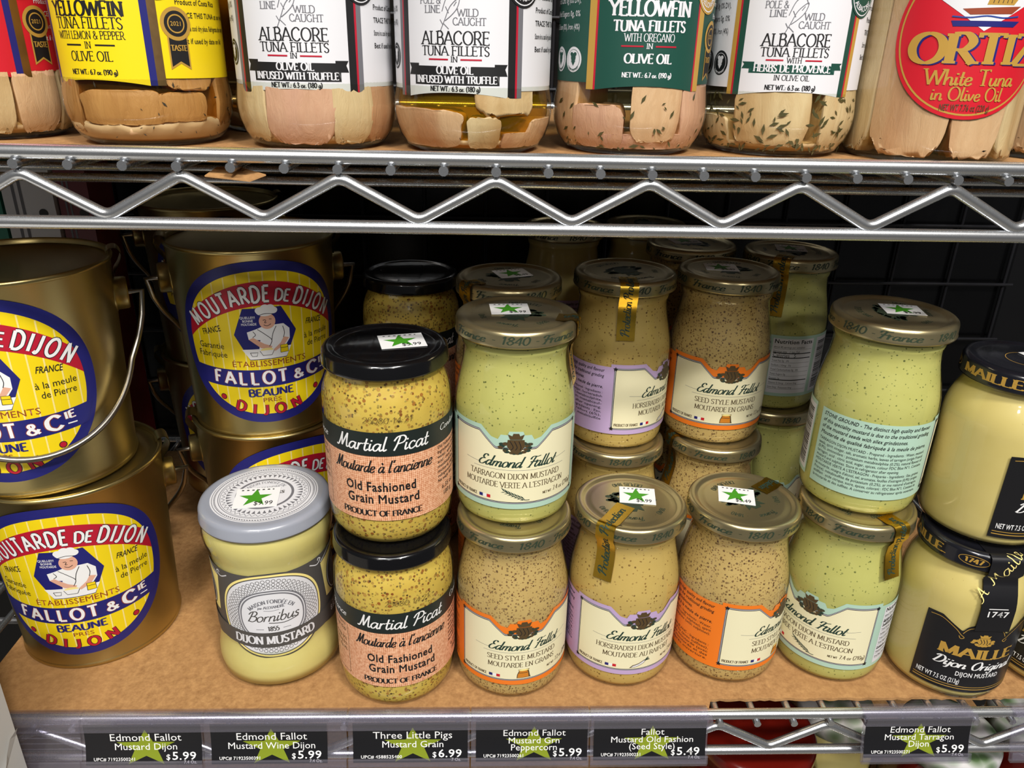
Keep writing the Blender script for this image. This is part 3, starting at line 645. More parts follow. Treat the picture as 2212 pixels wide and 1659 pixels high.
def fallot_label(kind, colour, line1, line2, net):
    m = MB(); mp = rev(FR + .02)
    def top(u, d):
        a = abs(u)
        if a > 18: v = 57.5
        elif a > 12.5: v = 57.5 - (18 - a) / 5.5 * 5.2
        elif a > 9.0: v = 52.3 - .3 * (12.5 - a)
        elif a > 7.6: v = 51.3 + (9.0 - a) / 1.4 * 2.6
        elif a > 4.2: v = 53.9
        elif a > 3.4: v = 53.9 + (4.2 - a) / .8 * 2.0
        else: v = 55.9
        return v - d
    us = sorted(set(frange(-39, 39, 78) + [s * a for s in (1, -1) for a in (18, 12.5, 9.0, 7.6, 4.2, 3.4)]))
    m.strip(mp, .08, colour, us, 12.2, lambda u: top(u, 0))
    def inner(u, d):            # cream panel: rises to the shoulders and dips under the crest
        a = abs(u); v = 55.2 if a > 18.8 else max(47.2, 55.2 - (18.8 - a) * .95); return v - d
    def low(u, d): return 15.2 + d
    ui = [u for u in us if abs(u) <= 37]
    ui = [-37] + ui + [37]
    for off, nm, d in ((.14, 'grey ink', 0), (.19, 'white paper', .55), (.24, 'black ink', .75), (.29, 'cream paper', 1.15)):
        uu = [max(-37 + d, min(37 - d, u)) for u in ui]; uu = sorted(set(uu))
        m.strip(mp, off, nm, uu, lambda u: low(u, d), lambda u: inner(u, d))
    for sx in (-1, 1):
        for v in (54.6, 15.9): m.star(mp, .34, 'black ink', sx * 36.3, v, 1.5, 0, .5)
    crest(m, mp, .34, 0, 49.0, 13.5, 11.5)
    m.text(mp, .36, 'dark green ink', 'Edmond Fallot', .5, 36.2, 6.0, 'script', fit=40, shear=.42)
    m.line(mp, .34, 'grey ink', [(-27, 37.6), (-18.5, 37.0)], .18); m.line(mp, .34, 'grey ink', [(-22, 34.6), (27, 34.6)], .18)
    m.line(mp, .34, 'grey ink', [(21, 38.4), (29, 39.4)], .18)
    m.text(mp, .36, 'brown ink', line1, 0, 29.6, 3.1, 'serif', fit=min(49, len(line1) * 2.2))
    m.text(mp, .36, 'brown ink', line2, 0, 24.6, 3.1, 'serif', fit=min(54, len(line2) * 2.15))
    m.text(mp, .36, 'brown ink', 'PRODUCT OF FRANCE', -35, 17.6, 1.7, 'serifbold', 'l', fit=15)
    for k, c in enumerate(('navy', 'bright white', 'red label')): m.rect(mp, .34, c, -18.6 + 2.1 * k, 17.5, -16.6 + 2.1 * k, 19.3)
    m.text(mp, .36, 'brown ink', 'NET WT', 14.5, 19.6, 1.4, 'serifbold', 'l', fit=5.2)
    m.text(mp, .36, 'brown ink', net, 20.6, 19.6, 2.7, 'roman', 'l', fit=14.5)
    if kind == 'tarragon':
        m.line(mp, .36, 'dark green ink', [(-5, 22.5), (0, 19.6), (5, 17.6), (7.5, 17.5)], .4, True)
        for k in range(7):
            x, y = -4.5 + 1.6 * k, 22.2 - .72 * k
            for sg in (1, -1): m.poly(mp, .37, 'dark green ink', [(x, y), (x - 1.2, y + sg * 1.0 + .5), (x - 2.6, y + sg * 1.5 + .9), (x - 1.4, y + sg * .4 + .3)])
    elif kind == 'seed':
        m.poly(mp, .36, 'brown ink', [(-3.4, 17.0), (4.4, 17.0), (4.0, 18.0), (3.2, 22.0), (3.6, 22.9), (-2.6, 22.9), (-2.2, 22.0), (-3.2, 19.4)])
        m.poly(mp, .39, 'sack', [(-3.0, 17.3), (3.2, 17.3), (2.9, 20.2), (2.4, 21.8), (-1.8, 21.8), (-2.7, 19.6)]); m.ell(mp, .42, 'soft yellow', .4, 22.4, 2.8, .6, 14)
        m.line(mp, .42, 'brown ink', [(-2.4, 20.6), (2.6, 20.4)], .35)
    else:
        m.poly(mp, .36, 'brown ink', [(-5.2, 17.0), (-3.4, 18.8), (0, 19.8), (3.2, 21.8), (4.6, 21.2), (3.0, 19.4), (.5, 18.0), (-2, 17.2)])
        m.poly(mp, .39, 'white paper', [(-4.2, 17.3), (-3.0, 18.4), (0, 19.3), (3.0, 21.2), (4.0, 21.0), (2.7, 19.6), (.4, 18.3), (-2, 17.5)])
        for k in range(4): m.line(mp, .41, 'dark green ink', [(3.6, 21.2), (5.4 + .4 * k, 23.4 - .7 * k)], .45)
    # text panel to the left of the front panel
    m.rect(mp, .08, colour, -103, 12.2, -39, 55.6)
    fine_print(m, mp, .2, 'black ink', -101, -43, 52.0, STONE, 2.05, 3.5, 'bold', .2)
    fine_print(m, mp, .2, 'black ink', -101, -43, 38.0, INGR[kind][:5], 1.6, 2.45)
    fine_print(m, mp, .2, 'black ink', -101, -43, 25.6, INGR[kind][5:], 1.6, 2.45)
    # nutrition panel to the right
    m.rect(mp, .08, colour, 39, 12.2, 88, 55.6); m.rect(mp, .14, 'white paper', 42, 14.5, 70, 53.5)
    m.text(mp, .22, 'black ink', 'Nutrition Facts', 43, 50.2, 2.6, 'black', 'l', fit=26)
    for k, (t, hh) in enumerate((('about 42 servings per container', 1.3), ('Serving size   1 tsp (5g)', 1.5), ('Calories   5', 2.6), ('Total Fat 0g   0%', 1.3), ('Sodium 110mg   5%', 1.3), ('Total Carbohydrate 0g   0%', 1.3), ('Total Sugars 0g', 1.3), ('Protein 0g', 1.3), ('Vitamin D 0mcg   Calcium 0mg', 1.2), ('Iron 0mg   Potassium 0mg', 1.2))):
        m.text(mp, .22, 'black ink', t, 43, 47.0 - 3.2 * k, hh, 'sans', 'l', sx=.85); m.rect(mp, .2, 'black ink', 43, 46.3 - 3.2 * k, 69, 46.45 - 3.2 * k + (.5 if k in (1, 2, 7) else 0))
    m.rect(mp, .14, 'white paper', 73, 14.5, 87, 53.5)
    rr = random.Random(9); v = 17.0
    while v < 51: h = rr.choice((.3, .5, .8)); m.rect(mp, .2, 'black ink', 75, v, 85.5, v + h); v += h + rr.choice((.35, .6))
    return m.mesh('label')
F_LABEL = {'tarragon': fallot_label('tarragon', 'mint', 'TARRAGON DIJON MUSTARD', "MOUTARDE VERTE A L'ESTRAGON", '7.4 oz (210g)'),
           'seed': fallot_label('seed', 'orange', 'SEED STYLE MUSTARD', 'MOUTARDE EN GRAINS', '7.2 oz (205g)'),
           'horseradish': fallot_label('horseradish', 'lilac', 'HORSERADISH DIJON MUSTARD', 'MOUTARDE AU RAIFORT', '7.4 oz (210g)')}
def seal_path(r_in, z_end, hang=0.0):
    p = [(r_in, F_TOP + .15), (FLR - 5.8, F_TOP + .2), (FLR - 3.0, FHS + 8.35), (FLR - 1.2, FHS + 8.0), (FLR + .1, FHS + 6.4), (FLR + .25, FHS + .2)]
    if z_end < FHS:
        rf = prof_r(FPROF)
        for z in (94, 88, 82, 76, 70):
            if z > z_end + 2: p.append((rf(z) + .6 + hang * (FHS - z) / 20, z))
        p.append((rf(z_end) + .6 + hang, z_end))
    return p
def fallot_jar(kind, x, y, z, view_phi, label, group, stick=None, seal=None, fill=None):
    """view_phi: where the label's middle faces, in degrees right of the line of sight"""
    t = thing('mustard_jar', label, 'jar', (x, y, z), group=group)
    az = azim(x, y)
    obj('glass_jar', F_GLASS, t); obj('mustard', F_FILL[fill or kind + ' mustard'], t)
    obj('label', F_LABEL[kind], t, (0, 0, 0), math.radians(view_phi) - az)
    lid = obj('lid', F_LID, t)
    lrot = math.radians(view_phi * 1.7 + 40) - az
    obj('band_print', F_BAND, lid, (0, 0, 0), lrot); obj('crest_print', F_TOPPRINT, lid, (0, 0, 0), lrot * .5 + 2.5)
    if stick: sticker(lid, stick[0], stick[1], stick[2], math.radians(stick[3]), F_TOP + .3, 1.15)
    if seal:
        phi = math.radians(seal[0]) - az
        obj('seal_strip', seal_mesh(seal_path(seal[1], seal[2], seal[3] if len(seal) > 3 else 0), phi, 10.5), lid)
    return t
GF, GR_ = 'gold-lidded mustard jars', 'gold-lidded mustard jars'
LV = 105.0
fallot_jar('seed', 195.5, 41.5, ZJ, 13, 'gold-lidded jar of brown seedy mustard, orange label, right under a pale green tarragon jar', GF)
fallot_jar('tarragon', 194.9, 53.0, ZJ + LV, 2, 'pale green tarragon mustard jar, mint label to the front, beside a black-lidded grain mustard jar', GF, ('$5.99', -3.5, 6.5, 4), (78, 20, 72, .5))
fallot_jar('horseradish', 259.3, 48.6, ZJ, 24, 'yellow horseradish mustard jar, lilac label, gold strip hanging down its front, nothing stacked on it', GF, ('$5.99', 4.5, 5.0, -8), (-22, 6, 72))
fallot_jar('seed', 322.7, 51.0, ZJ, 68, 'seedy mustard jar turned to show the orange text side, sticker on its open lid', GF, ('$5.49', -3.5, 3.0, -14), (150, 14, 90))
fallot_jar('tarragon', 386.4, 51.0, ZJ, -21, 'green tarragon mustard jar under another, gold strip curling off its right shoulder', GF, None, (52, 18, 74, 2.0))
fallot_jar('tarragon', 389.0, 62.0, ZJ + LV, 142, 'green tarragon mustard jar turned to its mint ingredients text, stacked on another tarragon jar', GF, ('$5.99', 6, 4.0, -10))
fallot_jar('horseradish', 263.0, 127.0, ZJ, 60, 'horseradish mustard jar in the second row, carrying another horseradish jar on its lid', GR_)
fallot_jar('horseradish', 262.4, 135.7, ZJ + LV, 65, 'horseradish mustard jar in the second row, raised on another, shiny gold strip at its middle', GR_, None, (6, 14, 72))
fallot_jar('seed', 328.5, 134.0, ZJ, 30, 'seedy mustard jar in the second row, lower of its pair, yellow strip down its left', GR_, None, (-60, 14, 70))
fallot_jar('seed', 326.8, 142.5, ZJ + LV, 18, 'seedy mustard jar in the second row, raised on another, orange label showing', GR_, ('$5.49', -4, 4, -6))
fallot_jar('tarragon', 384.5, 186.0, ZJ, 20, 'green tarragon mustard jar at the back, lower of its pair', GR_)
fallot_jar('tarragon', 383.6, 193.5, ZJ + LV, -80, 'green tarragon mustard jar at the back, raised on another, nutrition panel showing', GR_, ('$5.99', 2, 6, -12), (-8, 16, 68))
fallot_jar('seed', 194.0, 116.0, ZJ, 15, 'seedy mustard jar hidden behind the front tarragon stack, lower of its pair', GR_)
fallot_jar('seed', 192.7, 120.5, ZJ + LV, 20, 'seedy mustard jar behind the front tarragon jar, only its lid and edges showing', GR_, ('$5.49', 2, 6, 20), (-52, 20, 86))
fallot_jar('seed', 321.0, 211.0, ZJ, 10, 'seedy mustard jar in the third row, lower of its pair', GR_)
fallot_jar('seed', 321.0, 212.4, ZJ + LV, -40, 'seedy mustard jar in the third row, raised on another, dark lid with dim sticker', GR_, ('$5.49', -4, 5, 10))
fallot_jar('horseradish', 236.0, 266.0, ZJ, 10, 'smooth yellow mustard jar at the very back, lower of its pair', GR_, fill='smooth mustard')
fallot_jar('horseradish', 238.0, 266.0, ZJ + LV, 120, 'smooth yellow mustard jar at the very back, raised and set to the left', GR_, fill='smooth mustard')
fallot_jar('horseradish', 300.0, 276.0, ZJ, 10, 'smooth yellow mustard jar at the very back beside the grid panel, lower of its pair', GR_, fill='smooth mustard')
fallot_jar('horseradish', 302.0, 277.0, ZJ + LV, 120, 'smooth yellow mustard jar at the very back beside the grid panel, raised on another', GR_, fill='smooth mustard')

# ------------------------------------------------------------------ black-lidded grain mustard jars
PR, PH, PHS, PLR = 32.3, 99.0, 91.5, 31.2
PPROF = [(24, 0), (26.5, .5), (29.2, 2.4), (31.2, 6), (32.0, 11), (32.3, 17), (32.3, 68), (32.1, 73), (31.6, 78), (30.2, 82.5), (28.6, 86), (27.9, 88.5), (28.2, 90), (27.6, 92), (27.6, 95)]
m = MB(); lathe(m, PPROF, 'jar glass', 96, True, False); P_GLASS = m.mesh('glass_jar')
m = MB(); lathe(m, inset(PPROF, .8, 2.4, 91), 'coarse grain mustard', 96); P_FILL = m.mesh('mustard')
PLID = [(PLR - 1.4, PHS + .2), (PLR - .1, PHS), (PLR, PHS + .8), (PLR - .3, PHS + 1.6), (PLR - .5, PHS + 5.6), (PLR - 1.2, PHS + 7.0), (PLR - 2.6, PHS + 7.6), (PLR - 4.4, PHS + 7.4), (PLR - 5.6, PHS + 6.7), (PLR - 7, PHS + 6.5), (PLR - 8.6, PHS + 7.0), (3, PHS + 7.0)]
m = MB(); lathe(m, PLID, 'black lid', 96, False, True); P_LID = m.mesh('lid')
m = MB(); mp = rev(PR + .02)
m.rect(mp, .08, 'burlap print', -80, 17.5, 80, 53.5); m.rect(mp, .10, 'band black', -80, 53.3, 80, 66.0)
m.text(mp, .2, 'bright white', 'Martial Picat', 0, 56.4, 7.6, 'brush', fit=47, shear=.2)
m.text(mp, .2, 'bright white', 'France', -40, 57.5, 4.0, 'brush', fit=16, shear=.2); m.text(mp, .2, 'bright white', 'Condiments', 44, 60.0, 3.2, 'brush', fit=24, shear=.2)
m.text(mp, .2, 'black ink', "Moutarde à l'ancienne", 0, 44.6, 6.6, 'script', fit=51, shear=.25)
m.text(mp, .2, 'black ink', 'Old Fashioned', -1, 34.2, 4.9, 'black', fit=36); m.text(mp, .2, 'black ink', 'Grain Mustard', 0, 27.4, 4.9, 'black', fit=37)
m.text(mp, .2, 'black ink', 'PRODUCT OF FRANCE', -1, 20.2, 3.1, 'serifbold', fit=41)
m.text(mp, .2, 'black ink', '6.35 oz', 33, 26.5, 2.6, 'sans', 'l'); m.text(mp, .2, 'black ink', '180 g', 34, 22.5, 2.6, 'sans', 'l')
fine_print(m, mp, .2, 'black ink', 30, 60, 50.6, ['Old Fashioned Grain Mustard', 'Ingredients : mustard seeds,', 'water, spirit vinegar, salt,', 'acid : citric acid, potassium', 'metabisulphite. Allergens :', 'mustard, sulphites. Keep', 'refrigerated after opening.', 'Net weight 180 g'], 1.7, 2.7, 'bold')
fine_print(m, mp, .2, 'brown ink', -56, -33, 50.6, ['Nutrition Facts', 'Serving 1 tsp (5g)', 'Calories 10', 'Total Fat 0g 0%', 'Sodium 120mg 5%', 'Total Carb. 0g 0%', 'Sugars 0g 0%', 'Protein 0g 0%'], 1.9, 3.4)
m.line(mp, .16, 'brown ink', [(-31.5, 20), (-31.5, 52)], .25); m.line(mp, .16, 'brown ink', [(-57.5, 20), (-31.5, 20)], .25)
P_LABEL = m.mesh('label')
m = MB(); mp = rev(PR + .02); m.text(mp, .06, 'brown ink', '25080 14:21', 4, 72.2, 3.0, 'thin', fit=24, shear=.1); P_CODE = m.mesh('date_code')
def picat_jar(x, y, z, view_phi, label, stick=None):
    t = thing('mustard_jar', label, 'jar', (x, y, z), group='black-lidded grain mustard jars'); az = azim(x, y); rz = math.radians(view_phi) - az
    obj('glass_jar', P_GLASS, t); obj('mustard', P_FILL, t); obj('label', P_LABEL, t, (0, 0, 0), rz); obj('date_code', P_CODE, t, (0, 0, -1.5), rz)
    lid = obj('lid', P_LID, t)
    if stick: sticker(lid, stick[0], stick[1], stick[2], math.radians(stick[3]), PHS + 7.3, 1.3)
    return t
picat_jar(130.8, 36.2, ZJ, 4, 'black-lidded grain mustard jar standing on the cardboard, burlap label, carrying its twin')
picat_jar(130.3, 45.5, ZJ + 98.3, -8, 'black-lidded grain mustard jar with burlap label, stacked on its twin, white star sticker on lid', ('$5.99', 8.0, 3.0, 14))
picat_jar(131.0, 176.0, ZJ, 12, 'black-lidded grain mustard jar in the dark at the back, lower of its pair')
picat_jar(130.5, 178.0, ZJ + 98.3, 12, 'black-lidded grain mustard jar in the dark at the back, stacked on another')

# ------------------------------------------------------------------ smooth dijon jar with a grey lid
BPROF = [(29, 0), (32.6, .8), (34.6, 3.6), (35.2, 9), (35.0, 14), (34.0, 19), (32.8, 23.5), (32.3, 28), (32.3, 77), (32.9, 80.5), (34.2, 85), (34.8, 90), (34.3, 94.5), (32.8, 97.5), (31.6, 99), (31.4, 104)]
t = thing('mustard_jar', 'grey-lidded jar of smooth pale mustard with engraved oval label', 'jar', (60.5, 54.0, ZJ))
BZ = azim(60.5, 54.0); m = MB(); lathe(m, BPROF, 'jar glass', 96, True, False); obj('glass_jar', m.mesh('glass_jar'), t)
m = MB(); lathe(m, inset(BPROF, .9, 3.0, 98), 'pale dijon mustard', 96); obj('mustard', m.mesh('mustard'), t)
HS, LR = 98.0, 34.9
m = MB(); lathe(m, [(LR - 1.2, HS + .3), (LR, HS), (LR + .1, HS + .8), (LR - .2, HS + 1.6), (LR - .4, HS + 5.5), (LR - 1.2, HS + 7.2), (LR - 3.0, HS + 8.0), (LR - 4.6, HS + 7.9), (3, HS + 7.9)], 'grey lid', 96, False, True)
lid = obj('lid', m.mesh('lid'), t); mp = top_map(HS + 7.9); m = MB()
m.ell(mp, .1, 'white paper', 0, 0, 28.2, 28.2, 72)
for r, wd in ((27.4, .3), (26.4, .9), (24.2, .35), (23.2, .25), (15.4, 1.4)): m.ringp(mp, .16, 'grey ink', 0, 0, r, r, wd, 72)
for k in range(120):
    a = 2 * math.pi * k / 120; m.line(mp, .2, 'white paper', [(25.6 * math.cos(a), 25.6 * math.sin(a)), (26.5 * math.cos(a + .02), 26.5 * math.sin(a + .02))], .5)
for k in range(44):
    a = 2 * math.pi * k / 44; d = math.pi / 44
    m.poly(mp, .16, 'grey ink', [(17.0 * math.cos(a), 17.0 * math.sin(a)), (20.0 * math.cos(a - d * .7), 20.0 * math.sin(a - d * .7)), (20.0 * math.cos(a + d * .7), 20.0 * math.sin(a + d * .7))])
    m.line(mp, .16, 'grey ink', [(20.6 * math.cos(a - d), 20.6 * math.sin(a - d)), (22.4 * math.cos(a), 22.4 * math.sin(a)), (20.6 * math.cos(a + d), 20.6 * math.sin(a + d))], .35)
m.text(mp, .18, 'grey ink', 'MAISON FONDÉE EN', 0, 0, 2.2, 'serif', base=arc_base(0, 0, 10.8)); m.text(mp, .18, 'grey ink', 'par ALEXANDRE', 0, 5.6, 1.5, 'sans')
m.text(mp, .18, 'charcoal', 'Bornibus', 0, -1.5, 5.4, 'script', fit=20, shear=.25); m.text(mp, .18, 'grey ink', '1855', 0, -8.5, 2.4, 'serif')
obj('lid_print', m.mesh('lid_print'), lid, (0, 0, 0), .15 - BZ * .3)
sticker(lid, '$9.99', -3.0, -4.5, .12, HS + 8.25, 1.35)
m = MB(); mp = rev(32.35)
def oval(cx, cy, rx, ry, p=2.3): return lambda u: ry * max(0.0, 1 - abs((u - cx) / rx) ** p) ** (1 / p)
m.strip(mp, .08, 'charcoal', frange(-66, 66, 132), lambda u: 33.0 - .0035 * u * u if abs(u) > 24 else 29.0, 76.0)
def ov(off, nm, rx, ry):
    f = oval(0, 49, rx, ry); us = [rx * math.sin(math.pi * (i / 40 - .5)) for i in range(41)]
    m.strip(mp, off, nm, us, lambda u: 49 - f(u), lambda u: 49 + f(u))
for off, nm, rx, ry in ((.12, 'charcoal', 29, 28), (.16, 'soft yellow', 28, 27), (.20, 'charcoal', 26.8, 25.8), (.24, 'white paper', 26.2, 25.2)): ov(off, nm, rx, ry)
for k in range(56):
    a = 2 * math.pi * k / 56; c, s_ = math.cos(a), math.sin(a)
    for rr_ in (.93, .84, .76): m.ringp(mp, .28, 'charcoal', 26 * rr_ * c, 49 + 25 * rr_ * s_, 1.25 * rr_, 1.25 * rr_, .3, 10)
for off, nm, rx, ry in ((.32, 'grey ink', 18.4, 17.2), (.36, 'white paper', 17.6, 16.4), (.40, 'grey ink', 17.0, 15.8), (.44, 'white paper', 16.2, 15.0)): ov(off, nm, rx, ry)
m.text(mp, .5, 'grey ink', 'MAISON FONDÉE EN', 0, 0, 2.3, 'serifbold', base=arc_base(0, 43.5, 14.8)); m.text(mp, .5, 'grey ink', 'par ALEXANDRE', 0, 54.8, 1.7, 'serifbold')
m.text(mp, .5, 'charcoal', 'Bornibus', 0, 46.4, 6.8, 'brush', fit=27, shear=.3); m.line(mp, .5, 'charcoal', [(-2, 45.4), (6, 44.6), (13.5, 46.4)], .5, True)
m.line(mp, .5, 'grey ink', [(-4, 53.6), (0, 53.2), (4, 53.6)], .25, True); m.text(mp, .5, 'charcoal', '1855', 0, 40.0, 2.9, 'serifbold'); m.line(mp, .5, 'grey ink', [(-9, 41.2), (-5, 41.2)], .3); m.line(mp, .5, 'grey ink', [(5, 41.2), (9, 41.2)], .3)
m.strip(mp, .54, 'charcoal', frange(-66, 66, 132), lambda u: 28.8 + .0016 * u * u, lambda u: 38.8 + .0016 * u * u)
m.text(mp, .6, 'white paper', 'DIJON MUSTARD', 0, 0, 5.2, 'serifbold', fit=44, base=lambda q: (q, 31.2 + .0016 * q * q, .0032 * q))
m.text(mp, .6, 'white paper', '8.82 OZ', 43, 33.6, 3.6, 'bold', fit=13); m.text(mp, .6, 'white paper', 'NET WT', 43, 38.0, 1.5, 'sans')
for sx in (-1, 1):
    m.poly(mp, .12, 'soft yellow', [(sx * 31, 70), (sx * 44, 74), (sx * 60, 74), (sx * 60, 44), (sx * 34, 46)]); m.ell(mp, .16, 'charcoal', sx * 45, 58, 9.5, 13, 36); m.ringp(mp, .2, 'white paper', sx * 45, 58, 8.6, 12, .5, 36)
    m.poly(mp, .22, 'grey ink', [(sx * 45 - 3, 49), (sx * 45 + 4, 49), (sx * 45 + 4, 57), (sx * 45 + 5, 64), (sx * 45 + 1, 67.5), (sx * 45 - 3.5, 65), (sx * 45 - 4, 60.5), (sx * 45 - 5.2, 58.5), (sx * 45 - 3.8, 57.5), (sx * 45 - 3.4, 54)])
    for k in range(7): m.line(mp, .25, 'white paper', [(sx * 45 - 2 + k, 66.5 - abs(k - 3) * .5), (sx * 45 + 1 + k * .5, 60), (sx * 45 + 2.5, 53)], .2, True)
    m.line(mp, .2, 'white paper', [(sx * 23, 73.4), (sx * 28, 71.2), (sx * 31, 73.4), (sx * 29.4, 74.4), (sx * 28.8, 73.2)], .6, True); m.line(mp, .2, 'white paper', [(sx * 31, 71), (sx * 40, 75.2), (sx * 62, 75.2)], .6)
obj('label', m.mesh('label'), t, (0, 0, 0), math.radians(-7) - BZ)

# ------------------------------------------------------------------ smooth dijon jars with a navy lid and black label
MR = 32.5
MPROF = [(25, 0), (28, .6), (30.6, 2.6), (32.0, 6), (32.5, 11), (32.5, 62), (32.3, 66), (31.4, 70.5), (29.8, 75), (27.8, 79), (26.4, 82), (26.0, 84.5), (26.2, 92)]
m = MB(); lathe(m, MPROF, 'jar glass', 96, True, False); M_GLASS = m.mesh('glass_jar')
m = MB(); lathe(m, inset(MPROF, .9, 3.2, 85), 'smooth mustard', 96); M_FILL = m.mesh('mustard')
MHS, MLR = 86.0, 29.4
m = MB(); lathe(m, [(MLR - 1.2, MHS + .3), (MLR, MHS), (MLR, MHS + 1.0), (MLR - .3, MHS + 1.6), (MLR - .4, MHS + 7.6), (MLR - 1.0, MHS + 9.2), (MLR - 2.6, MHS + 10.0), (MLR - 4.0, MHS + 9.8), (MLR - 5.6, MHS + 9.0), (MLR - 8, MHS + 9.2), (3, MHS + 9.2)], 'navy lid', 96, False, True); M_LID = m.mesh('lid')
m = MB(); mp = rev(MLR - .35); cc = 2 * math.pi * (MLR - .35)
for k in range(3):
    m.text(mp, .1, 'gold ink', 'MAILLE.', cc * k / 3, MHS + 2.4, 4.6, 'serifbold', fit=34); m.text(mp, .1, 'gold ink', '1747', cc * (k + .5) / 3, MHS + 3.3, 2.8, 'serifbold', fit=9); m.ringp(mp, .1, 'gold ink', cc * (k + .5) / 3, MHS + 4.6, 7.4, 2.9, .35, 20)
mt = top_map(MHS + 9.2); m.text(mt, .1, 'gold ink', 'MAILLE', 0, 0, 4.0, 'serif', base=arc_base(0, 0, 12)); m.ringp(mt, .1, 'gold ink', 0, 0, 10, 10, .3)
M_BAND = m.mesh('lid_print')
m = MB(); mp = rev(MR + .02)
def mtop(u):
    a = abs(u); return 55.5 - .6 * ((a - 22) / 8) ** 2 if a > 22 else (55.4 - (22 - a) / 10 * 6.2 if a > 12 else (49.2 if a > 10.5 else 49.2 + 6.0 * math.sqrt(max(0, 1 - (a / 10.6) ** 2))))
m.strip(mp, .08, 'tag black', frange(-30, 30, 80), 8.5, mtop)
m.strip(mp, .14, 'gold ink', frange(-28.6, 28.6, 60), 12.0, 12.35); m.strip(mp, .14, 'gold ink', frange(-28.6, 28.6, 60), 10.4, 10.9)
m.line(mp, .14, 'gold ink', [(-28, 53), (-22, 53.4), (-15, 49.5), (-12, 46.6), (-10, 45.0), (-11.5, 44), (-12.6, 45.6)], .35, True); m.line(mp, .14, 'gold ink', [(28, 53), (22, 53.4), (15, 49.5), (12, 46.6), (10, 45.0), (11.5, 44), (12.6, 45.6)], .35, True)
m.line(mp, .14, 'gold ink', [(-11, 47.5), (-8, 51.5), (0, 53.4), (8, 51.5), (11, 47.5)], .35, True)
crest(m, mp, .14, 0, 44.6, 10, 8, 'gold ink', 20, 'gold ink')
m.text(mp, .16, 'gold ink', 'MAILLE', 0, 32.2, 6.4, 'serifbold', fit=40); m.text(mp, .18, 'bright white', 'Dijon Original', 0, 24.6, 5.6, 'script', fit=43, shear=.35)
m.text(mp, .16, 'bright white', 'DIJON MUSTARD', 3, 19.2, 2.9, 'bold', fit=24); m.text(mp, .16, 'bright white', 'NET WT 7.5 OZ (213g)', -27.6, 14.0, 2.9, 'bold', 'l', fit=22)
M_LABEL = m.mesh('label'); m = MB(); m.rect(mp, .08, 'tag black', -102, 8.5, -75, 53); m.text(mp, .16, 'bright white', 'Dijon Original', -88, 40, 4, 'script', fit=22, shear=.3); fine_print(m, mp, .16, 'bright white', -100, -77, 34, ['Ingredients: water, mustard', 'seeds, vinegar, salt, citric', 'acid, sulfur dioxide', '(preservative).', 'Refrigerate after opening'], 1.6, 2.6)
M_BACK = m.mesh('back_label')
def maille_jar(x, y, z, phi, label, stick=None):
    t = thing('mustard_jar', label, 'jar', (x, y, z), group='navy-lidded mustard jars'); az = azim(x, y); rz = math.radians(phi) - az
    obj('glass_jar', M_GLASS, t); obj('mustard', M_FILL, t); obj('label', M_LABEL, t, (0, 0, 0), rz); obj('back_label', M_BACK, t, (0, 0, 0), rz); lid = obj('lid', M_LID, t)
    obj('lid_print', M_BAND, lid, (0, 0, 0), rz + 2.65)
    pf = prof_r(MPROF); path = [(12, MHS + 9.4), (MLR - 6, MHS + 9.4), (MLR - 2.6, MHS + 10.3), (MLR - .4, MHS + 9.2), (MLR + .2, MHS + 7), (MLR + .3, MHS)] + [(pf(q) + .5, q) for q in (82, 78, 74, 70, 66, 60, 52)]
    mp, L = path_map(path, 0.0); k = MB()
    for i in range(len(path) - 1):
        for o in (0, .15): k.flat(mp, o, 'tag black', [(-9, L[i]), (9, L[i]), (9, L[i + 1]), (-9, L[i + 1])], [(0, 1, 2, 3)], 3.0)
    V, Fc = text2d('A Maille', 0, 0, 8.5, 'thin', 'l', fit=38, shear=.2); a = math.radians(62); ca, sa = math.cos(a), math.sin(a)
    k.flat(mp, .3, 'soft yellow', [(-9 + vx * ca - vy * sa * .9, L[-1] - 17 - (vx * sa + vy * ca * .6)) for vx, vy in V], Fc, 0)
    V, Fc = text2d('1747', 0, 0, 3.4, 'bold', 'c', fit=12); k.flat(mp, .3, 'bright white', [(vx, L[-1] - 7 + vy) if False else (vx, L[-1] - 9.5 - vy * -1 - 2 * vy) for vx, vy in V], [q[::-1] for q in Fc], 0)
    k.flat(mp, .3, 'bright white', [(-5, L[-1] - 14.6), (5, L[-1] - 14.6), (5, L[-1] - 14.2), (-5, L[-1] - 14.2)], [(0, 1, 2, 3)], 0)
    obj('neck_strip', k.mesh('neck_strip'), lid, (0, 0, 0), rz + .05)
    if stick: sticker(lid, stick[0], stick[1], stick[2], math.radians(stick[3]), MHS + 9.55)
    return t
maille_jar(451.0, 38.5, ZJ, 32, 'jar of smooth yellow mustard with black arched label, navy lid, carrying its twin')
maille_jar(455.0, 47.0, ZJ + 95.6, 63, 'jar of smooth yellow mustard with navy lid raised on its twin, label turned away', ('$5.99', 9.5, 2.0, -80))
maille_jar(517.5, 40.0, ZJ, 10, 'jar of smooth yellow mustard cut by the picture edge, beside the navy-lidded stack')

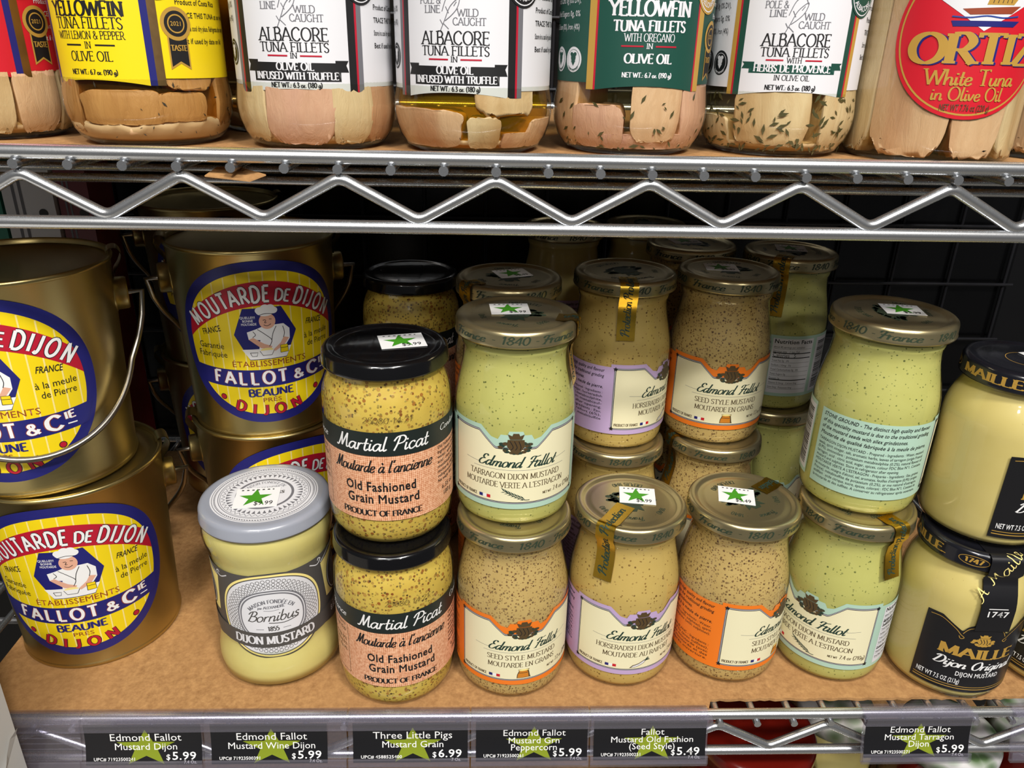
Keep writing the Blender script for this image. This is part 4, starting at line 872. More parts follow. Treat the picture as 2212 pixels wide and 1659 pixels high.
# ------------------------------------------------------------------ gold tin buckets of mustard
KR0, KR1, KH = 43.2, 47.6, 115.0
KPROF = [(KR0 - 2, 0), (KR0 + .4, .3), (KR0 + .7, 1.4), (KR0 + .3, 2.6), (KR0, 3.2), (KR1, KH - 3.2), (KR1 + .9, KH - 2.6), (KR1 + 1.3, KH - 1.4), (KR1 + .9, KH - .3), (KR1, KH), (KR1 - .8, KH - .8), (KR1 - 1.2, KH - 3.0)]
m = MB(); lathe(m, KPROF, 'brushed gold tin', 128, True, False); K_BODY = m.mesh('bucket_body')
m = MB(); lathe(m, [(KR1 - .9, KH - 3.2), (KR1 - 3, KH - 3.4), (KR1 - 5, KH - 2.6), (KR1 - 7, KH - 3.4), (3, KH - 3.4)], 'brushed gold tin', 96, False, True); K_LID = m.mesh('bucket_lid')
def bucket_label():
    m = MB(); slope = (KR1 - KR0) / (KH - 6.4); mp = rev(lambda z: KR0 + slope * (z - 3.2))
    CY, RX, RY = 59.5, 50.0, 49.5
    def half(u, d): return (RY - d) * max(0.0, 1 - abs(u / (RX - d)) ** 2.15) ** (1 / 2.15)
    def us(d, n=60): return [(RX - d) * math.sin(math.pi * (i / n - .5)) for i in range(n + 1)]
    m.strip(mp, .08, 'navy', us(0), lambda u: CY - half(u, 0), lambda u: CY + half(u, 0))
    D = 5.6
    m.strip(mp, .16, 'yellow', us(D), lambda u: CY - half(u, D), lambda u: CY + half(u, D))
    for k in range(-6, 7):
        u = k * 6.6 + 1.5
        if abs(u) < RX - D - 1: m.strip(mp, .21, 'soft yellow', [u - .35, u + .35], CY - half(u, D + .3), CY + half(u, D + .3))
    def cl(u, v, d): return max(CY - half(u, d), min(CY + half(u, d), v))
    ra = lambda u: 83.5 - .0105 * u * u; rb = lambda u: 97.5 - .0118 * u * u
    m.strip(mp, .26, 'crimson', us(D), lambda u: cl(u, ra(u), D), lambda u: cl(u, rb(u), D))
    na = lambda u: 33.4 + .0012 * u * u; nb = lambda u: 44.4 + .0012 * u * u
    m.strip(mp, .26, 'navy', us(3), lambda u: cl(u, na(u), 3), lambda u: cl(u, nb(u), 3))
    def bow(v0, k): return lambda q: (q, v0 - k * q * q, math.atan(-2 * k * q))
    for off, wt, c in ((.31, 'blockline', 'black ink'), (.36, 'block', 'bright white')):
        m.text(mp, off, c, 'MOUTARDE', -16.5, 0, 9.0, wt, track=.08, base=lambda q: bow(85.8, .0110)(q - 17.0), fit=43)
        m.text(mp, off, c, 'DE', 0, 0, 6.6, wt, base=lambda q: bow(86.2, .0110)(q + 10.2), fit=8.2)
        m.text(mp, off, c, 'DIJON', 0, 0, 9.0, wt, track=.08, base=lambda q: bow(85.8, .0110)(q + 27.6), fit=24)
    for off, wt, c in ((.31, 'blockline', 'brown red ink'), (.36, 'block', 'bright white')):
        m.text(mp, off, c, 'FALLOT', 0, 0, 7.6, wt, track=.25, base=lambda q: bow(35.4, -.0012)(q - 10), fit=44)
        m.text(mp, off, c, '&', 0, 0, 5.6, wt, base=lambda q: bow(35.6, -.0012)(q + 17), fit=6.0)
        m.text(mp, off, c, 'C', 0, 0, 7.6, wt, base=lambda q: bow(35.4, -.0012)(q + 26.5), fit=7.6)
        m.text(mp, off, c, 'IE', 0, 0, 3.9, wt, base=lambda q: bow(39.4, -.0012)(q + 34), fit=5.6)
    m.rect(mp, .36, 'bright white', 32.2, 37.6, 36.6, 38.3)
    m.text(mp, .3, 'brown red ink', 'ÉTABLISSEMENTS', 1, 46.6, 3.5, 'sans', fit=42)
    m.text(mp, .3, 'black ink', 'FRANCE', -30, 0, 3.4, 'bold', base=lambda q: (q * .96 - 29, 67.0 + .28 * q, .28), shear=.12, fit=12)
    m.text(mp, .3, 'black ink', 'FRANCE', 30, 0, 3.4, 'bold', base=lambda q: (q * .96 + 29, 67.5 - .10 * q, -.10), shear=.12, fit=12)
    m.text(mp, .3, 'black ink', 'Garantie', -31, 57.5, 3.6, 'sans', fit=16); m.text(mp, .3, 'black ink', 'Fabriquée', -31, 52.3, 3.6, 'sans', fit=18.5)
    m.text(mp, .3, 'black ink', 'à la meule', 31, 59.5, 3.6, 'sans', fit=18.5); m.text(mp, .3, 'black ink', 'de Pierre', 31.5, 54.3, 3.6, 'sans', fit=16)
    m.text(mp, .3, 'navy', 'BEAUNE', 0, 27.6, 4.4, 'block', fit=26); m.text(mp, .3, 'brown red ink', 'PRÈS', 0, 23.6, 2.6, 'sans', fit=11)
    for off, wt, c in ((.31, 'blockline', 'black ink'), (.36, 'block', 'crimson')): m.text(mp, off, c, 'DIJON', 0, 0, 6.2, wt, track=.55, base=lambda q: (q, 15.4 + .0095 * q * q, math.atan(.019 * q)), fit=44)
    for sx in (-1, 1): m.ell(mp, .31, 'black ink', sx * 28, 27.2, 1.9, 1.9, 16); m.ell(mp, .36, 'crimson', sx * 28, 27.2, 1.5, 1.5, 16)
    # the picture panel: a cook at his table on a navy hexagon
    hx = [(-16.5, 66.5), (-10.5, 82.0), (9.5, 82.0), (17.0, 66.5), (10.5, 50.8), (-9.5, 50.8)]
    m.poly(mp, .3, 'navy', hx); m.poly(mp, .34, 'bright white', [(-13.2, 57.5), (13.6, 57.5), (10.4, 51.2), (-9.4, 51.2)])
    m.text(mp, .36, 'bright white', 'QUELLE!!!', -8.4, 76.0, 1.4, 'bold', fit=8); m.text(mp, .36, 'bright white', 'BONNE', -8.4, 74.0, 1.4, 'bold', fit=5.5); m.text(mp, .36, 'bright white', 'MOUTARDE', -8.0, 72.0, 1.4, 'bold', fit=8)
    W, K = 'bright white', 'black ink'
    m.poly(mp, .38, W, [(-9.5, 68), (-5, 69.5), (0, 71.5), (5, 71.5), (10, 71.5), (13.2, 68), (13, 62), (10.6, 58.5), (5, 57), (-4, 57.5), (-3, 63), (-9, 63.5)])
    m.poly(mp, .41, 'skin', [(-9, 63.6), (-6.6, 64.6), (-1, 60.4), (3.0, 58.6), (2.2, 57.0), (-3, 58.0)]); m.poly(mp, .41, 'skin', [(12.6, 62.4), (9.6, 63.4), (7.6, 60), (3.4, 56.4), (4.4, 55.4), (9.4, 58.2)])
    m.ell(mp, .41, 'skin', 1.6, 74.0, 4.3, 4.7, 24); m.ell(mp, .42, W, 1.0, 80.0, 4.8, 3.0, 20)
    for dx, dy in ((-3.2, 80.6), (0, 82.0), (3.0, 81.8), (4.6, 80.2)): m.ell(mp, .425, W, 1.0 + dx * .9, dy, 2.3, 2.0, 14)
    for q in ([(-2.4, 77.8), (1, 78.6), (5.0, 78.0)], [(-.6, 74.8), (.8, 75.0)], [(2.6, 75.2), (4.0, 75.0)], [(-.4, 72.0), (1.4, 71.2), (3.4, 72.2)], [(1.0, 74.6), (.2, 73.2), (1.2, 73.2)], [(-4, 69.6), (0, 66), (3, 62.4), (1.5, 58.6)], [(6, 70.6), (4, 66.5), (3, 62.4)], [(9.5, 70), (10.2, 66), (9.4, 63)], [(-6.4, 68.4), (-5.2, 66.2), (-6.8, 64.8)]): m.line(mp, .44, K, q, .34, True)
    m.ell(mp, .43, 'soft yellow', 0, 56.6, 3.4, 1.3, 18); m.poly(mp, .44, W, [(-3.8, 56.4), (3.8, 56.4), (2.4, 53.4), (-2.4, 53.4)]); m.line(mp, .46, K, [(-3.8, 56.2), (-2.4, 53.4), (2.4, 53.4), (3.8, 56.2)], .3)
    m.poly(mp, .43, 'yellow', [(7.4, 58.6), (11.4, 58.6), (11.6, 54), (7.2, 54)]); m.line(mp, .46, K, [(7.2, 54), (7.4, 58.6), (11.4, 58.6), (11.6, 54), (7.2, 54)], .3); m.line(mp, .46, K, [(7.4, 56.8), (11.4, 56.8)], .3)
    m.line(mp, .46, K, [(-9, 55.4), (-8.2, 53.2), (-5.6, 53.2), (-5, 55.4), (-9, 55.4)], .3)
    return m.mesh('label')
K_LABEL = bucket_label()
def bucket(x, y, z, phi, ear_phi, bail, label):
    t = thing('mustard_bucket', label, 'bucket', (x, y, z), group='gold mustard buckets'); az = azim(x, y)
    obj('bucket_body', K_BODY, t); obj('bucket_lid', K_LID, t); obj('label', K_LABEL, t, (0, 0, 0), math.radians(phi) - az)
    ze = KH - 24.0; re = KR0 + (KR1 - KR0) * ze / KH; e0 = math.radians(ear_phi) - az; ears = []
    for s in (0, math.pi):
        k = MB(); n = 28; prof = [(9.8, 0), (9.8, 1.0), (9.0, 1.2), (8.8, 6.4), (8.2, 7.4), (3.0, 7.4)]
        V = [(r * math.cos(2 * math.pi * i / n), -(re - 1.2 + h), ze + r * math.sin(2 * math.pi * i / n)) for r, h in prof for i in range(n)]
        Fc = [(j * n + i, j * n + (i + 1) % n, (j + 1) * n + (i + 1) % n, (j + 1) * n + i) for j in range(len(prof) - 1) for i in range(n)] + [tuple((len(prof) - 1) * n + i for i in range(n))]
        k.add(V, Fc, 'brushed gold tin'); ears.append(obj('bail_ear', k.mesh('bail_ear'), t, (0, 0, 0), e0 + s))
        k = MB()                    # spring clip that hooks over the rim above the ear
        path = [(re + 1.0, ze + 9), (re + 1.6, ze + 13), (KR1 + 3.4, KH - 7), (KR1 + 5.2, KH - 2), (KR1 + 3.2, KH + 1.8), (KR1 - .5, KH + 1.6), (KR1 - 2.2, KH - .5)]
        path = [(p[0], p[1]) for p in smooth_pts(path)]; q, L = path_map(path, 0.0)
        for o in (0, .35):
            for i in range(len(path) - 1): k.flat(q, o, 'brushed gold tin', [(-6, L[i]), (6, L[i]), (6, L[i + 1]), (-6, L[i + 1])], [(0, 1, 2, 3)], 0)
        obj('rim_clip', k.mesh('rim_clip'), t, (0, 0, 0), e0 + s)
    # bail: leaves one ear, swings round the side of the pail and meets the other
    k = MB(); path = []; drop = 66.0
    for i in range(49):
        f = -1 + 2 * i / 48; a = f * math.pi / 2; hang = math.cos(a) ** .62; zz = ze - drop * hang
        r = KR0 + (KR1 - KR0) * zz / KH + 6.0 + 7.0 * max(0.0, abs(f) - .8) / .2 * 1.0
        path.append((r * math.sin(a), -r * math.cos(a), zz))
    a0 = Vector((re + 4.0, 0, ze)); path = [(-a0.x, 0, ze)] + path + [(a0.x, 0, ze)]
    tube(k, path, 1.6, 'steel bail wire', 10)
    obj('bail_handle', k.mesh('bail_handle'), t, (0, 0, 0), e0 + (math.pi / 2 if bail == 'front' else -math.pi / 2) * -1)
    return t
bucket(-55.4, 80.0, ZJ, -16, 88, 'back', 'gold tin mustard bucket standing on cardboard, its whole oval label in front, carrying another bucket')
bucket(-64.0, 81.0, ZJ + 112.4, -29, 84, 'front', 'gold tin mustard bucket with its wire bail hanging across the label, stacked at the left')
bucket(41.0, 150.0, ZJ, 16, 92, 'back', 'gold tin mustard bucket mostly hidden behind the grey-lidded jar, lower of its pair')
bucket(39.0, 150.0, ZJ + 112.4, 3, 92, 'back', 'gold tin mustard bucket in the shade with its whole label showing, stacked on another')
bucket(-22.0, 262.0, ZJ, 6, 92, 'back', 'gold tin mustard bucket at the very back, lower of its pair')
bucket(-22.0, 262.0, ZJ + 112.4, 6, 92, 'back', 'gold tin mustard bucket at the very back, only its rim seen through the zigzag rod')

# ------------------------------------------------------------------ tuna jars on the upper shelf
TR = 32.0
TPROF = [(21, 0), (24.5, .4), (28.2, 2.4), (31.0, 6.4), (32.7, 11.5), (33.3, 16), (33.1, 20), (32.5, 23.5), (32.0, 27), (32.0, 98), (31.2, 104), (28.8, 110), (27.4, 114), (27.2, 121)]
m = MB(); lathe(m, TPROF, 'jar glass', 96, True, False); T_GLASS = m.mesh('glass_jar')
T_OIL = {}
for k in ('golden oil', 'amber oil', 'olive oil'):
    m = MB(); lathe(m, inset(TPROF, 1.7, 2.0, 108), k, 72); T_OIL[k] = m.mesh('oil')
m = MB(); lathe(m, [(28.4, 113), (29.6, 112.8), (29.8, 114), (29.4, 120), (28.4, 121.6), (26, 122), (23, 121.4), (3, 121.4)], 'gold lid', 72, False, True); T_LID = m.mesh('lid')
m = MB(); lathe(m, [(18, 2.3), (24.6, 2.6), (27.6, 4.2), (29.2, 6.0), (25, 7.0), (3, 7.4)], 'tuna sediment', 48); T_SED = m.mesh('sediment')
m = MB(); lathe(m, [(18, 2.3), (25.6, 2.5), (28.6, 4.2), (30.8, 7.4), (31.4, 9.6), (29, 10.6), (3, 11)], 'tuna sediment', 64); 
from mathutils import noise as _ns
m.v = [(x, y, z + (_ns.noise(Vector((x * .12, y * .12, 3))) * 3.4 + _ns.noise(Vector((x * .4, y * .4, 1))) * 1.2 if z > 7 else 0)) for x, y, z in m.v]; T_SED2 = m.mesh('sediment')
def chunk_mesh(p0, p1, r0, r1, z0, z1, mat_name, seed, prof):
    """a fillet pressed against the glass: a rounded block in (angle, radius, height) with a rough skin"""
    rnd = random.Random(seed); pf = prof_r(prof); nu, nv = 40, 24; V, Fc = [], []
    from mathutils import noise
    for j in range(nv + 1):
        th = math.pi * (j / nv - .5)
        for i in range(nu):
            ph = 2 * math.pi * i / nu; e = .34
            def sg(c): return math.copysign(abs(c) ** e, c)
            a, bb, c = sg(math.cos(th)) * sg(math.cos(ph)), sg(math.cos(th)) * sg(math.sin(ph)), sg(math.sin(th))
            nz = noise.noise(Vector((a * 2 + seed, bb * 2, c * 2))) ; nz2 = noise.noise(Vector((a * 5, bb * 5 + seed, c * 5))); nz3 = noise.noise(Vector((a * 22 + seed, bb * 9, c * 5)))
            z = (z0 + z1) / 2 + (z1 - z0) / 2 * c * (1 + .10 * nz2); z = max(z, 2.6)
            fi = (p0 + p1) / 2 + (p1 - p0) / 2 * a * (1 + .14 * nz); r = (r0 + r1) / 2 + (r1 - r0) / 2 * bb + nz2 * 1.2 + nz3 * .7 - .4; r = min(r, pf(z) - .5)
            V.append((r * math.sin(fi), -r * math.cos(fi), z))
    for j in range(nv):
        for i in range(nu): Fc.append((j * nu + i, j * nu + (i + 1) % nu, (j + 1) * nu + (i + 1) % nu, (j + 1) * nu + i))
    m = MB(); m.add(V, Fc, mat_name); return m.mesh('tuna_fillet')
def badge(m, mp, u, v, r, ink, paper, words):
    m.ell(mp, .18, ink, u, v, r, r, 28); m.ell(mp, .22, paper, u, v, r * .8, r * .8, 28); m.ell(mp, .26, ink, u, v, r * .76, r * .76, 28); m.ell(mp, .3, paper, u, v + r * .16, r * .32, r * .34, 16); m.ell(mp, .3, paper, u - r * .22, v + r * .42, r * .2, r * .16, 12); m.ell(mp, .3, paper, u + r * .22, v + r * .42, r * .2, r * .16, 12); m.poly(mp, .3, paper, [(u - r * .3, v - r * .1), (u + r * .3, v - r * .1), (u, v - r * .5)])
    m.text(mp, .32, paper, words, 0, 0, r * .16, 'bold', base=arc_base(u, v, r * .9, False))
def tuna_label(paper, ink, stripes, lines, side_ink, ribbon=None, fish=True, foot='NET WT.: 6.3 oz. (180 g)', extra=None, bot=26.4, footv=28.1, fdv=0.0):
    """front panel with hollow lower edge, stripes on both sides, and the two side panels"""
    m = MB(); mp = rev(TR + .02); W2 = 21.0
    m.rect(mp, .08, paper, -82, bot + .8, 82, 99)
    fb = lambda u: bot - .0042 * u * u
    m.strip(mp, .12, paper, frange(-W2, W2, 42), fb, 99)
    x = W2
    for wd, c in stripes:
        for s in (-1, 1):
            us = sorted((s * x, s * (x + wd))); m.strip(mp, .16, c, frange(us[0], us[1], 2), lambda u: bot - 1.8, 99)
        x += wd
    for (s, v, h, fit, sty, c) in lines: m.text(mp, .24, c or ink, s, 0, v, h, sty, fit=fit)
    if ribbon:
        rc, v0, v1, v2 = ribbon
        m.poly(mp, .18, rc, [(-20.6, v1), (-20.6, v2), (20.6, v2), (20.6, v1), (19.6, (v1 + v2) / 2)] if False else [(-20.8, v2), (-19.8, (v1 + v2) / 2 + .8), (-20.8, v1 + .8), (-17.5, v1 + .8), (-17.5, v0), (17.5, v0), (17.5, v1 + .8), (20.8, v1 + .8), (19.8, (v1 + v2) / 2 + .8), (20.8, v2), (15.5, v2), (15.5, v2 - .9), (-15.5, v2 - .9), (-15.5, v2)])
    if fish:
        m.text(mp, .24, 'grey ink', 'POLE &', -9.5, 58.4 - fdv, 2.5, 'serif', fit=9); m.text(mp, .24, 'grey ink', 'LINE', -8.6, 55.3 - fdv, 2.5, 'serif', fit=6.6); m.text(mp, .24, 'grey ink', 'WILD', 5.2, 54.2 - fdv, 2.5, 'serif', fit=8); m.text(mp, .24, 'grey ink', 'CAUGHT', 5.8, 51.2 - fdv, 2.5, 'serif', fit=12.5)
        for q in ([(-5.5, 50.0), (-3.6, 54.0), (-1.5, 58.5), (1.4, 61.2), (2.2, 61.0), (1.2, 58.0), (-1.0, 55.6), (-3.4, 53.8)], [(-4.2, 53.0), (-2.0, 51.0)], [(-4.4, 52.6), (-5.4, 54.2)], [(-2.0, 56.4), (-3.2, 58.6)], [(0, 58.8), (1.0, 60.2)], [(2.0, 61.0), (.5, 63.4), (-2.5, 62.0), (-4.6, 57)]): m.line(mp, .24, 'grey ink', [(a_, b_ - fdv - 1.2) for a_, b_ in q], .28, True)
    m.text(mp, .24, ink, foot, 0, footv, 1.8, 'serifbold', fit=20)
    fine_print(m, mp, .2, side_ink, 34, 64, 62, ['P.O. Box 6-4497-1000', 'For customer service please call us', 'Product of Costa Rica', 'TRACE THIS TUNA at our web page', 'Store in a cool dry place. Refrigerate after opening', 'Best if used by date on lid'], 1.9, 4.6, 'bold')
    fine_print(m, mp, .2, side_ink, -64, -30, 62, ['Total Fat 9g, Cholest. 30mg (10% DV),', 'Sodium 250mg, Total Carb. 0g (0% DV),', 'Protein 15g, Added Sugars 0g, 0%', 'Vitamin D (0%), Calcium (0%), Iron (4%)'], 2.1, 4.8)
    badge(m, mp, -33.0, 36.5, 4.8, side_ink, paper, 'CHEF INSPIRED'); badge(m, mp, -43.5, 36.5, 4.8, side_ink, paper, 'PALEO FRIENDLY')
    if extra: extra(m, mp)
    return m.mesh('label')
def medal(c, top):
    def fn(m, mp):
        if c in ('navy', 'gold ink'):          # award ribbon: gold ring over a black swallow-tailed band
            m.poly(mp, .2, 'gold ink', [(29.4, 43), (37.6, 43), (37.6, 29.5), (33.5, 31.8), (29.4, 29.5)]); m.poly(mp, .24, 'black ink', [(30, 43), (37, 43), (37, 30.6), (33.5, 32.6), (30, 30.6)]); m.ell(mp, .28, 'gold ink', 33.5, 46, 6.0, 6.0, 30); m.ell(mp, .31, 'black ink', 33.5, 46, 4.6, 4.6, 30); m.ringp(mp, .33, 'gold ink', 33.5, 46, 3.4, 3.4, .5, 24); m.text(mp, .34, 'gold ink', 'TASTE', 33.5, 36.4, 2.0, 'serifbold', fit=6.4); m.text(mp, .34, 'gold ink', '2021', 33.5, 45.3, 1.5, 'bold')
        m.ell(mp, .36, c, 27.5, 64.0, 8.2, 10.0, 36); m.ringp(mp, .4, 'white paper', 27.5, 64.0, 7.4, 9.2, .4, 36); m.text(mp, .42, 'white paper', top, 0, 0, 2.0, 'bold', base=arc_base(27.5, 63.0, 6.6, False), fit=13)
    return fn
BK, RD = 'black ink', 'crimson'
def albacore(mid, mid_h, rib_lines, dv):
    return [(s, v - dv, h, f, st, c) for s, v, h, f, st, c in [('ALBACORE', 44.9, 4.6, 27, 'serif', None), ('TUNA FILLETS', 41.1, 3.3, 27, 'serif', None), (mid, 38.8, 2.0, mid_h, 'serif', None)] + rib_lines]
T_LAB = {
 'truffle': tuna_label('white paper', BK, ((3.2, BK), (.9, RD), (2.2, 'grey ink')), albacore('IN', 2.8, [('OLIVE OIL', 34.6, 2.7, 14.5, 'serifbold', 'white paper'), ('INFUSED WITH TRUFFLE', 31.3, 2.6, 33, 'serifbold', 'white paper')], 4.0), BK, (BK, 26.6, 29.2, 34.2), True, extra=medal(BK, 'ALBACORE'), bot=23.9, footv=24.4, fdv=3.6),
 'herbs': tuna_label('white paper', BK, ((2.8, 'bottle green'), (.9, RD), (2.2, 'gold ink')), albacore('WITH', 5.8, [('HERBS DE PROVENCE', 35.4, 2.8, 31, 'serifbold', 'white paper'), ('IN OLIVE OIL', 32.3, 2.0, 14, 'serif', None)], 1.7), BK, ('bottle green', 33.1, 33.9, 37.3), True, extra=medal('bottle green', 'ALBACORE'), footv=27.0, fdv=1.5),
 'oregano': tuna_label('bottle green', 'white paper', ((.9, RD), (3.2, 'gold ink')), [('YELLOWFIN', 52.6, 5.4, 33, 'serifbold', None), ('TUNA FILLETS', 47.2, 3.8, 29, 'serifbold', None), ('WITH OREGANO', 43.6, 2.8, 20, 'serif', None), ('IN', 41.0, 2.0, 2.6, 'serif', None), ('OLIVE OIL', 35.8, 3.4, 19, 'serifbold', None)], 'white paper', None, False, 'NET WT.: 6.7 oz. (190 g)', medal('gold ink', 'YELLOWFIN'), 27.4, 30.6),
 'lemon': tuna_label('yellow', BK, ((2.6, 'navy'), (3.2, 'dull gold foil')), [('YELLOWFIN', 47.9, 5.0, 31, 'serifbold', None), ('TUNA FILLETS', 43.5, 3.9, 29, 'serif', None), ('WITH LEMON & PEPPER', 39.9, 2.7, 29, 'serif', None), ('IN', 36.6, 2.4, 2.8, 'serif', None), ('OLIVE OIL', 32.2, 3.4, 18, 'serif', None)], BK, None, False, 'NET WT.: 6.7 oz. (190 g)', medal('navy', 'YELLOWFIN'), 25.5, 27.4),
 'red': tuna_label('red label', 'white paper', ((2.6, 'navy'), (3.2, 'dull gold foil')), [('YELLOWFIN', 50.2, 5.0, 31, 'serifbold', None), ('TUNA FILLETS', 45.0, 4.0, 27, 'serif', None), ('WITH PUTTANESCA', 40.8, 3.4, 29, 'serif', None)], 'white paper', None, False, 'NET WT.: 6.7 oz. (190 g)', medal('navy', '100% YELLOWFIN'))}
def add_rule(key, v, u0, u1, c):
    m = MB(); mp = rev(TR + .02)
    for s in (-1, 1): m.rect(mp, .24, c, s * u0 if s > 0 else -u1, v, s * u1 if s > 0 else -u0, v + .55)
    return m
RULES = {'truffle': (35.4, 2.4, 10.5, 'crimson'), 'herbs': (37.8, 4.2, 11, 'crimson'), 'oregano': (41.6, 2.4, 11, 'crimson'), 'lemon': (37.5, 3, 10.5, 'black ink'), 'red': (38, 1, 2, 'red label')}
T_RULE = {k: add_rule(k, *v).mesh('label_rule') for k, v in RULES.items()}
def tuna_jar(kind, x, y, phi, oil, pieces, label, flakes=None, group='gold-lidded tuna jars'):
    t = thing('tuna_jar', label, 'jar', (x, y, ZT), group=group); az = azim(x, y); rz = math.radians(phi) - az
    obj('glass_jar', T_GLASS, t); obj('oil', T_OIL[oil], t); obj('sediment', T_SED2 if oil == 'amber oil' else T_SED, t)
    la = obj('label', T_LAB[kind], t, (0, 0, 0), rz); obj('label_rule', T_RULE[kind], la); obj('lid', T_LID, t)
    for i, (p0, p1, z0, z1, mt) in enumerate(pieces):
        obj('tuna_fillet', chunk_mesh(math.radians(p0) - az, math.radians(p1) - az, 13, 38, z0, z1, mt, i * 3.7 + x, TPROF), t)
    if flakes:
        nm, n, sz = flakes; rnd = random.Random(int(x)); k = MB()
        for i in range(n):
            f = math.radians(rnd.uniform(-85, 85)) - az; z = 3 + 22 * rnd.random() ** 1.6; r = prof_r(TPROF)(z) - .3; a = rnd.uniform(0, 3.1); L = sz * rnd.uniform(.5, 1.5)
            ct = Vector((r * math.sin(f), -r * math.cos(f), z)); ux = Vector((math.cos(f), math.sin(f), 0)); uz = Vector((0, 0, 1)); d = ux * math.cos(a) + uz * math.sin(a); q = ux * -math.sin(a) + uz * math.cos(a)
            k.add([tuple(ct - d * L), tuple(ct + q * L * .35), tuple(ct + d * L), tuple(ct - q * L * .3)], [(0, 1, 2, 3)], nm)
        o = obj('herb_flakes' if nm == 'herb flakes' else 'peppercorns', k.mesh('flakes', False), t); o['kind'] = 'stuff'
    return t
A, Bk, P, L_ = 'tuna flesh', 'browned tuna flesh', 'pink tuna flesh', 'pale tuna flesh'
tuna_jar('red', -37.0, 58.0, -20, 'olive oil', [(-20, 12, 3, 70, L_), (14, 48, 3, 70, A), (50, 85, 3, 70, L_), (-60, -24, 3, 70, A)], 'tuna jar with red label and navy stripes, pale fillets packed tight', None)
tuna_jar('lemon', 35.5, 46.0, -36, 'amber oil', [(-50, 8, 9, 22, Bk), (4, 40, 10, 21, Bk), (10, 50, 22, 60, Bk), (52, 88, 8, 60, Bk), (-88, -54, 6, 60, Bk)], 'tuna jar with bright yellow label, browned fillet in amber oil', ('peppercorn', 26, 1.0))
tuna_jar('truffle', 106.8, 44.3, -14, 'olive oil', [(-88, -38, 4, 60, L_), (-40, 12, 3, 60, P), (10, 42, 3, 60, L_), (40, 88, 3, 60, A)], 'white-labelled albacore jar packed with pink fillet, beside the yellow-labelled jar')
tuna_jar('truffle', 173.3, 39.8, -13, 'golden oil', [(-88, -8, 3, 17.5, A), (-4, 20, 3, 15, L_), (22, 48, 3, 9, A), (46, 86, 3, 14, A), (0, 50, 16, 60, L_)], 'white-labelled albacore jar with a clear band of yellow oil over the fillet')
tuna_jar('oregano', 241.5, 48.0, 11, 'olive oil', [(-88, -42, 3, 60, A), (-46, -4, 3, 20, P), (2, 40, 6, 40, A), (42, 86, 3, 60, P), (-20, 60, 3, 9, P)], 'green-labelled tuna jar with creased wrapper, pink fillets and herbs', ('herb flakes', 40, 1.6))
tuna_jar('herbs', 308.0, 52.0, 8, 'olive oil', [(-80, -36, 3, 16, L_), (-30, 26, 5, 40, L_), (36, 86, 3, 60, L_)], 'white-labelled albacore jar with green stripes, dark herbs in the oil', ('herb flakes', 150, 1.7))
tuna_jar('lemon', 74.0, 110.0, 150, 'amber oil', [(-20, 20, 4, 60, Bk)], 'yellow-labelled tuna jar in the dark of the second row, back side out')
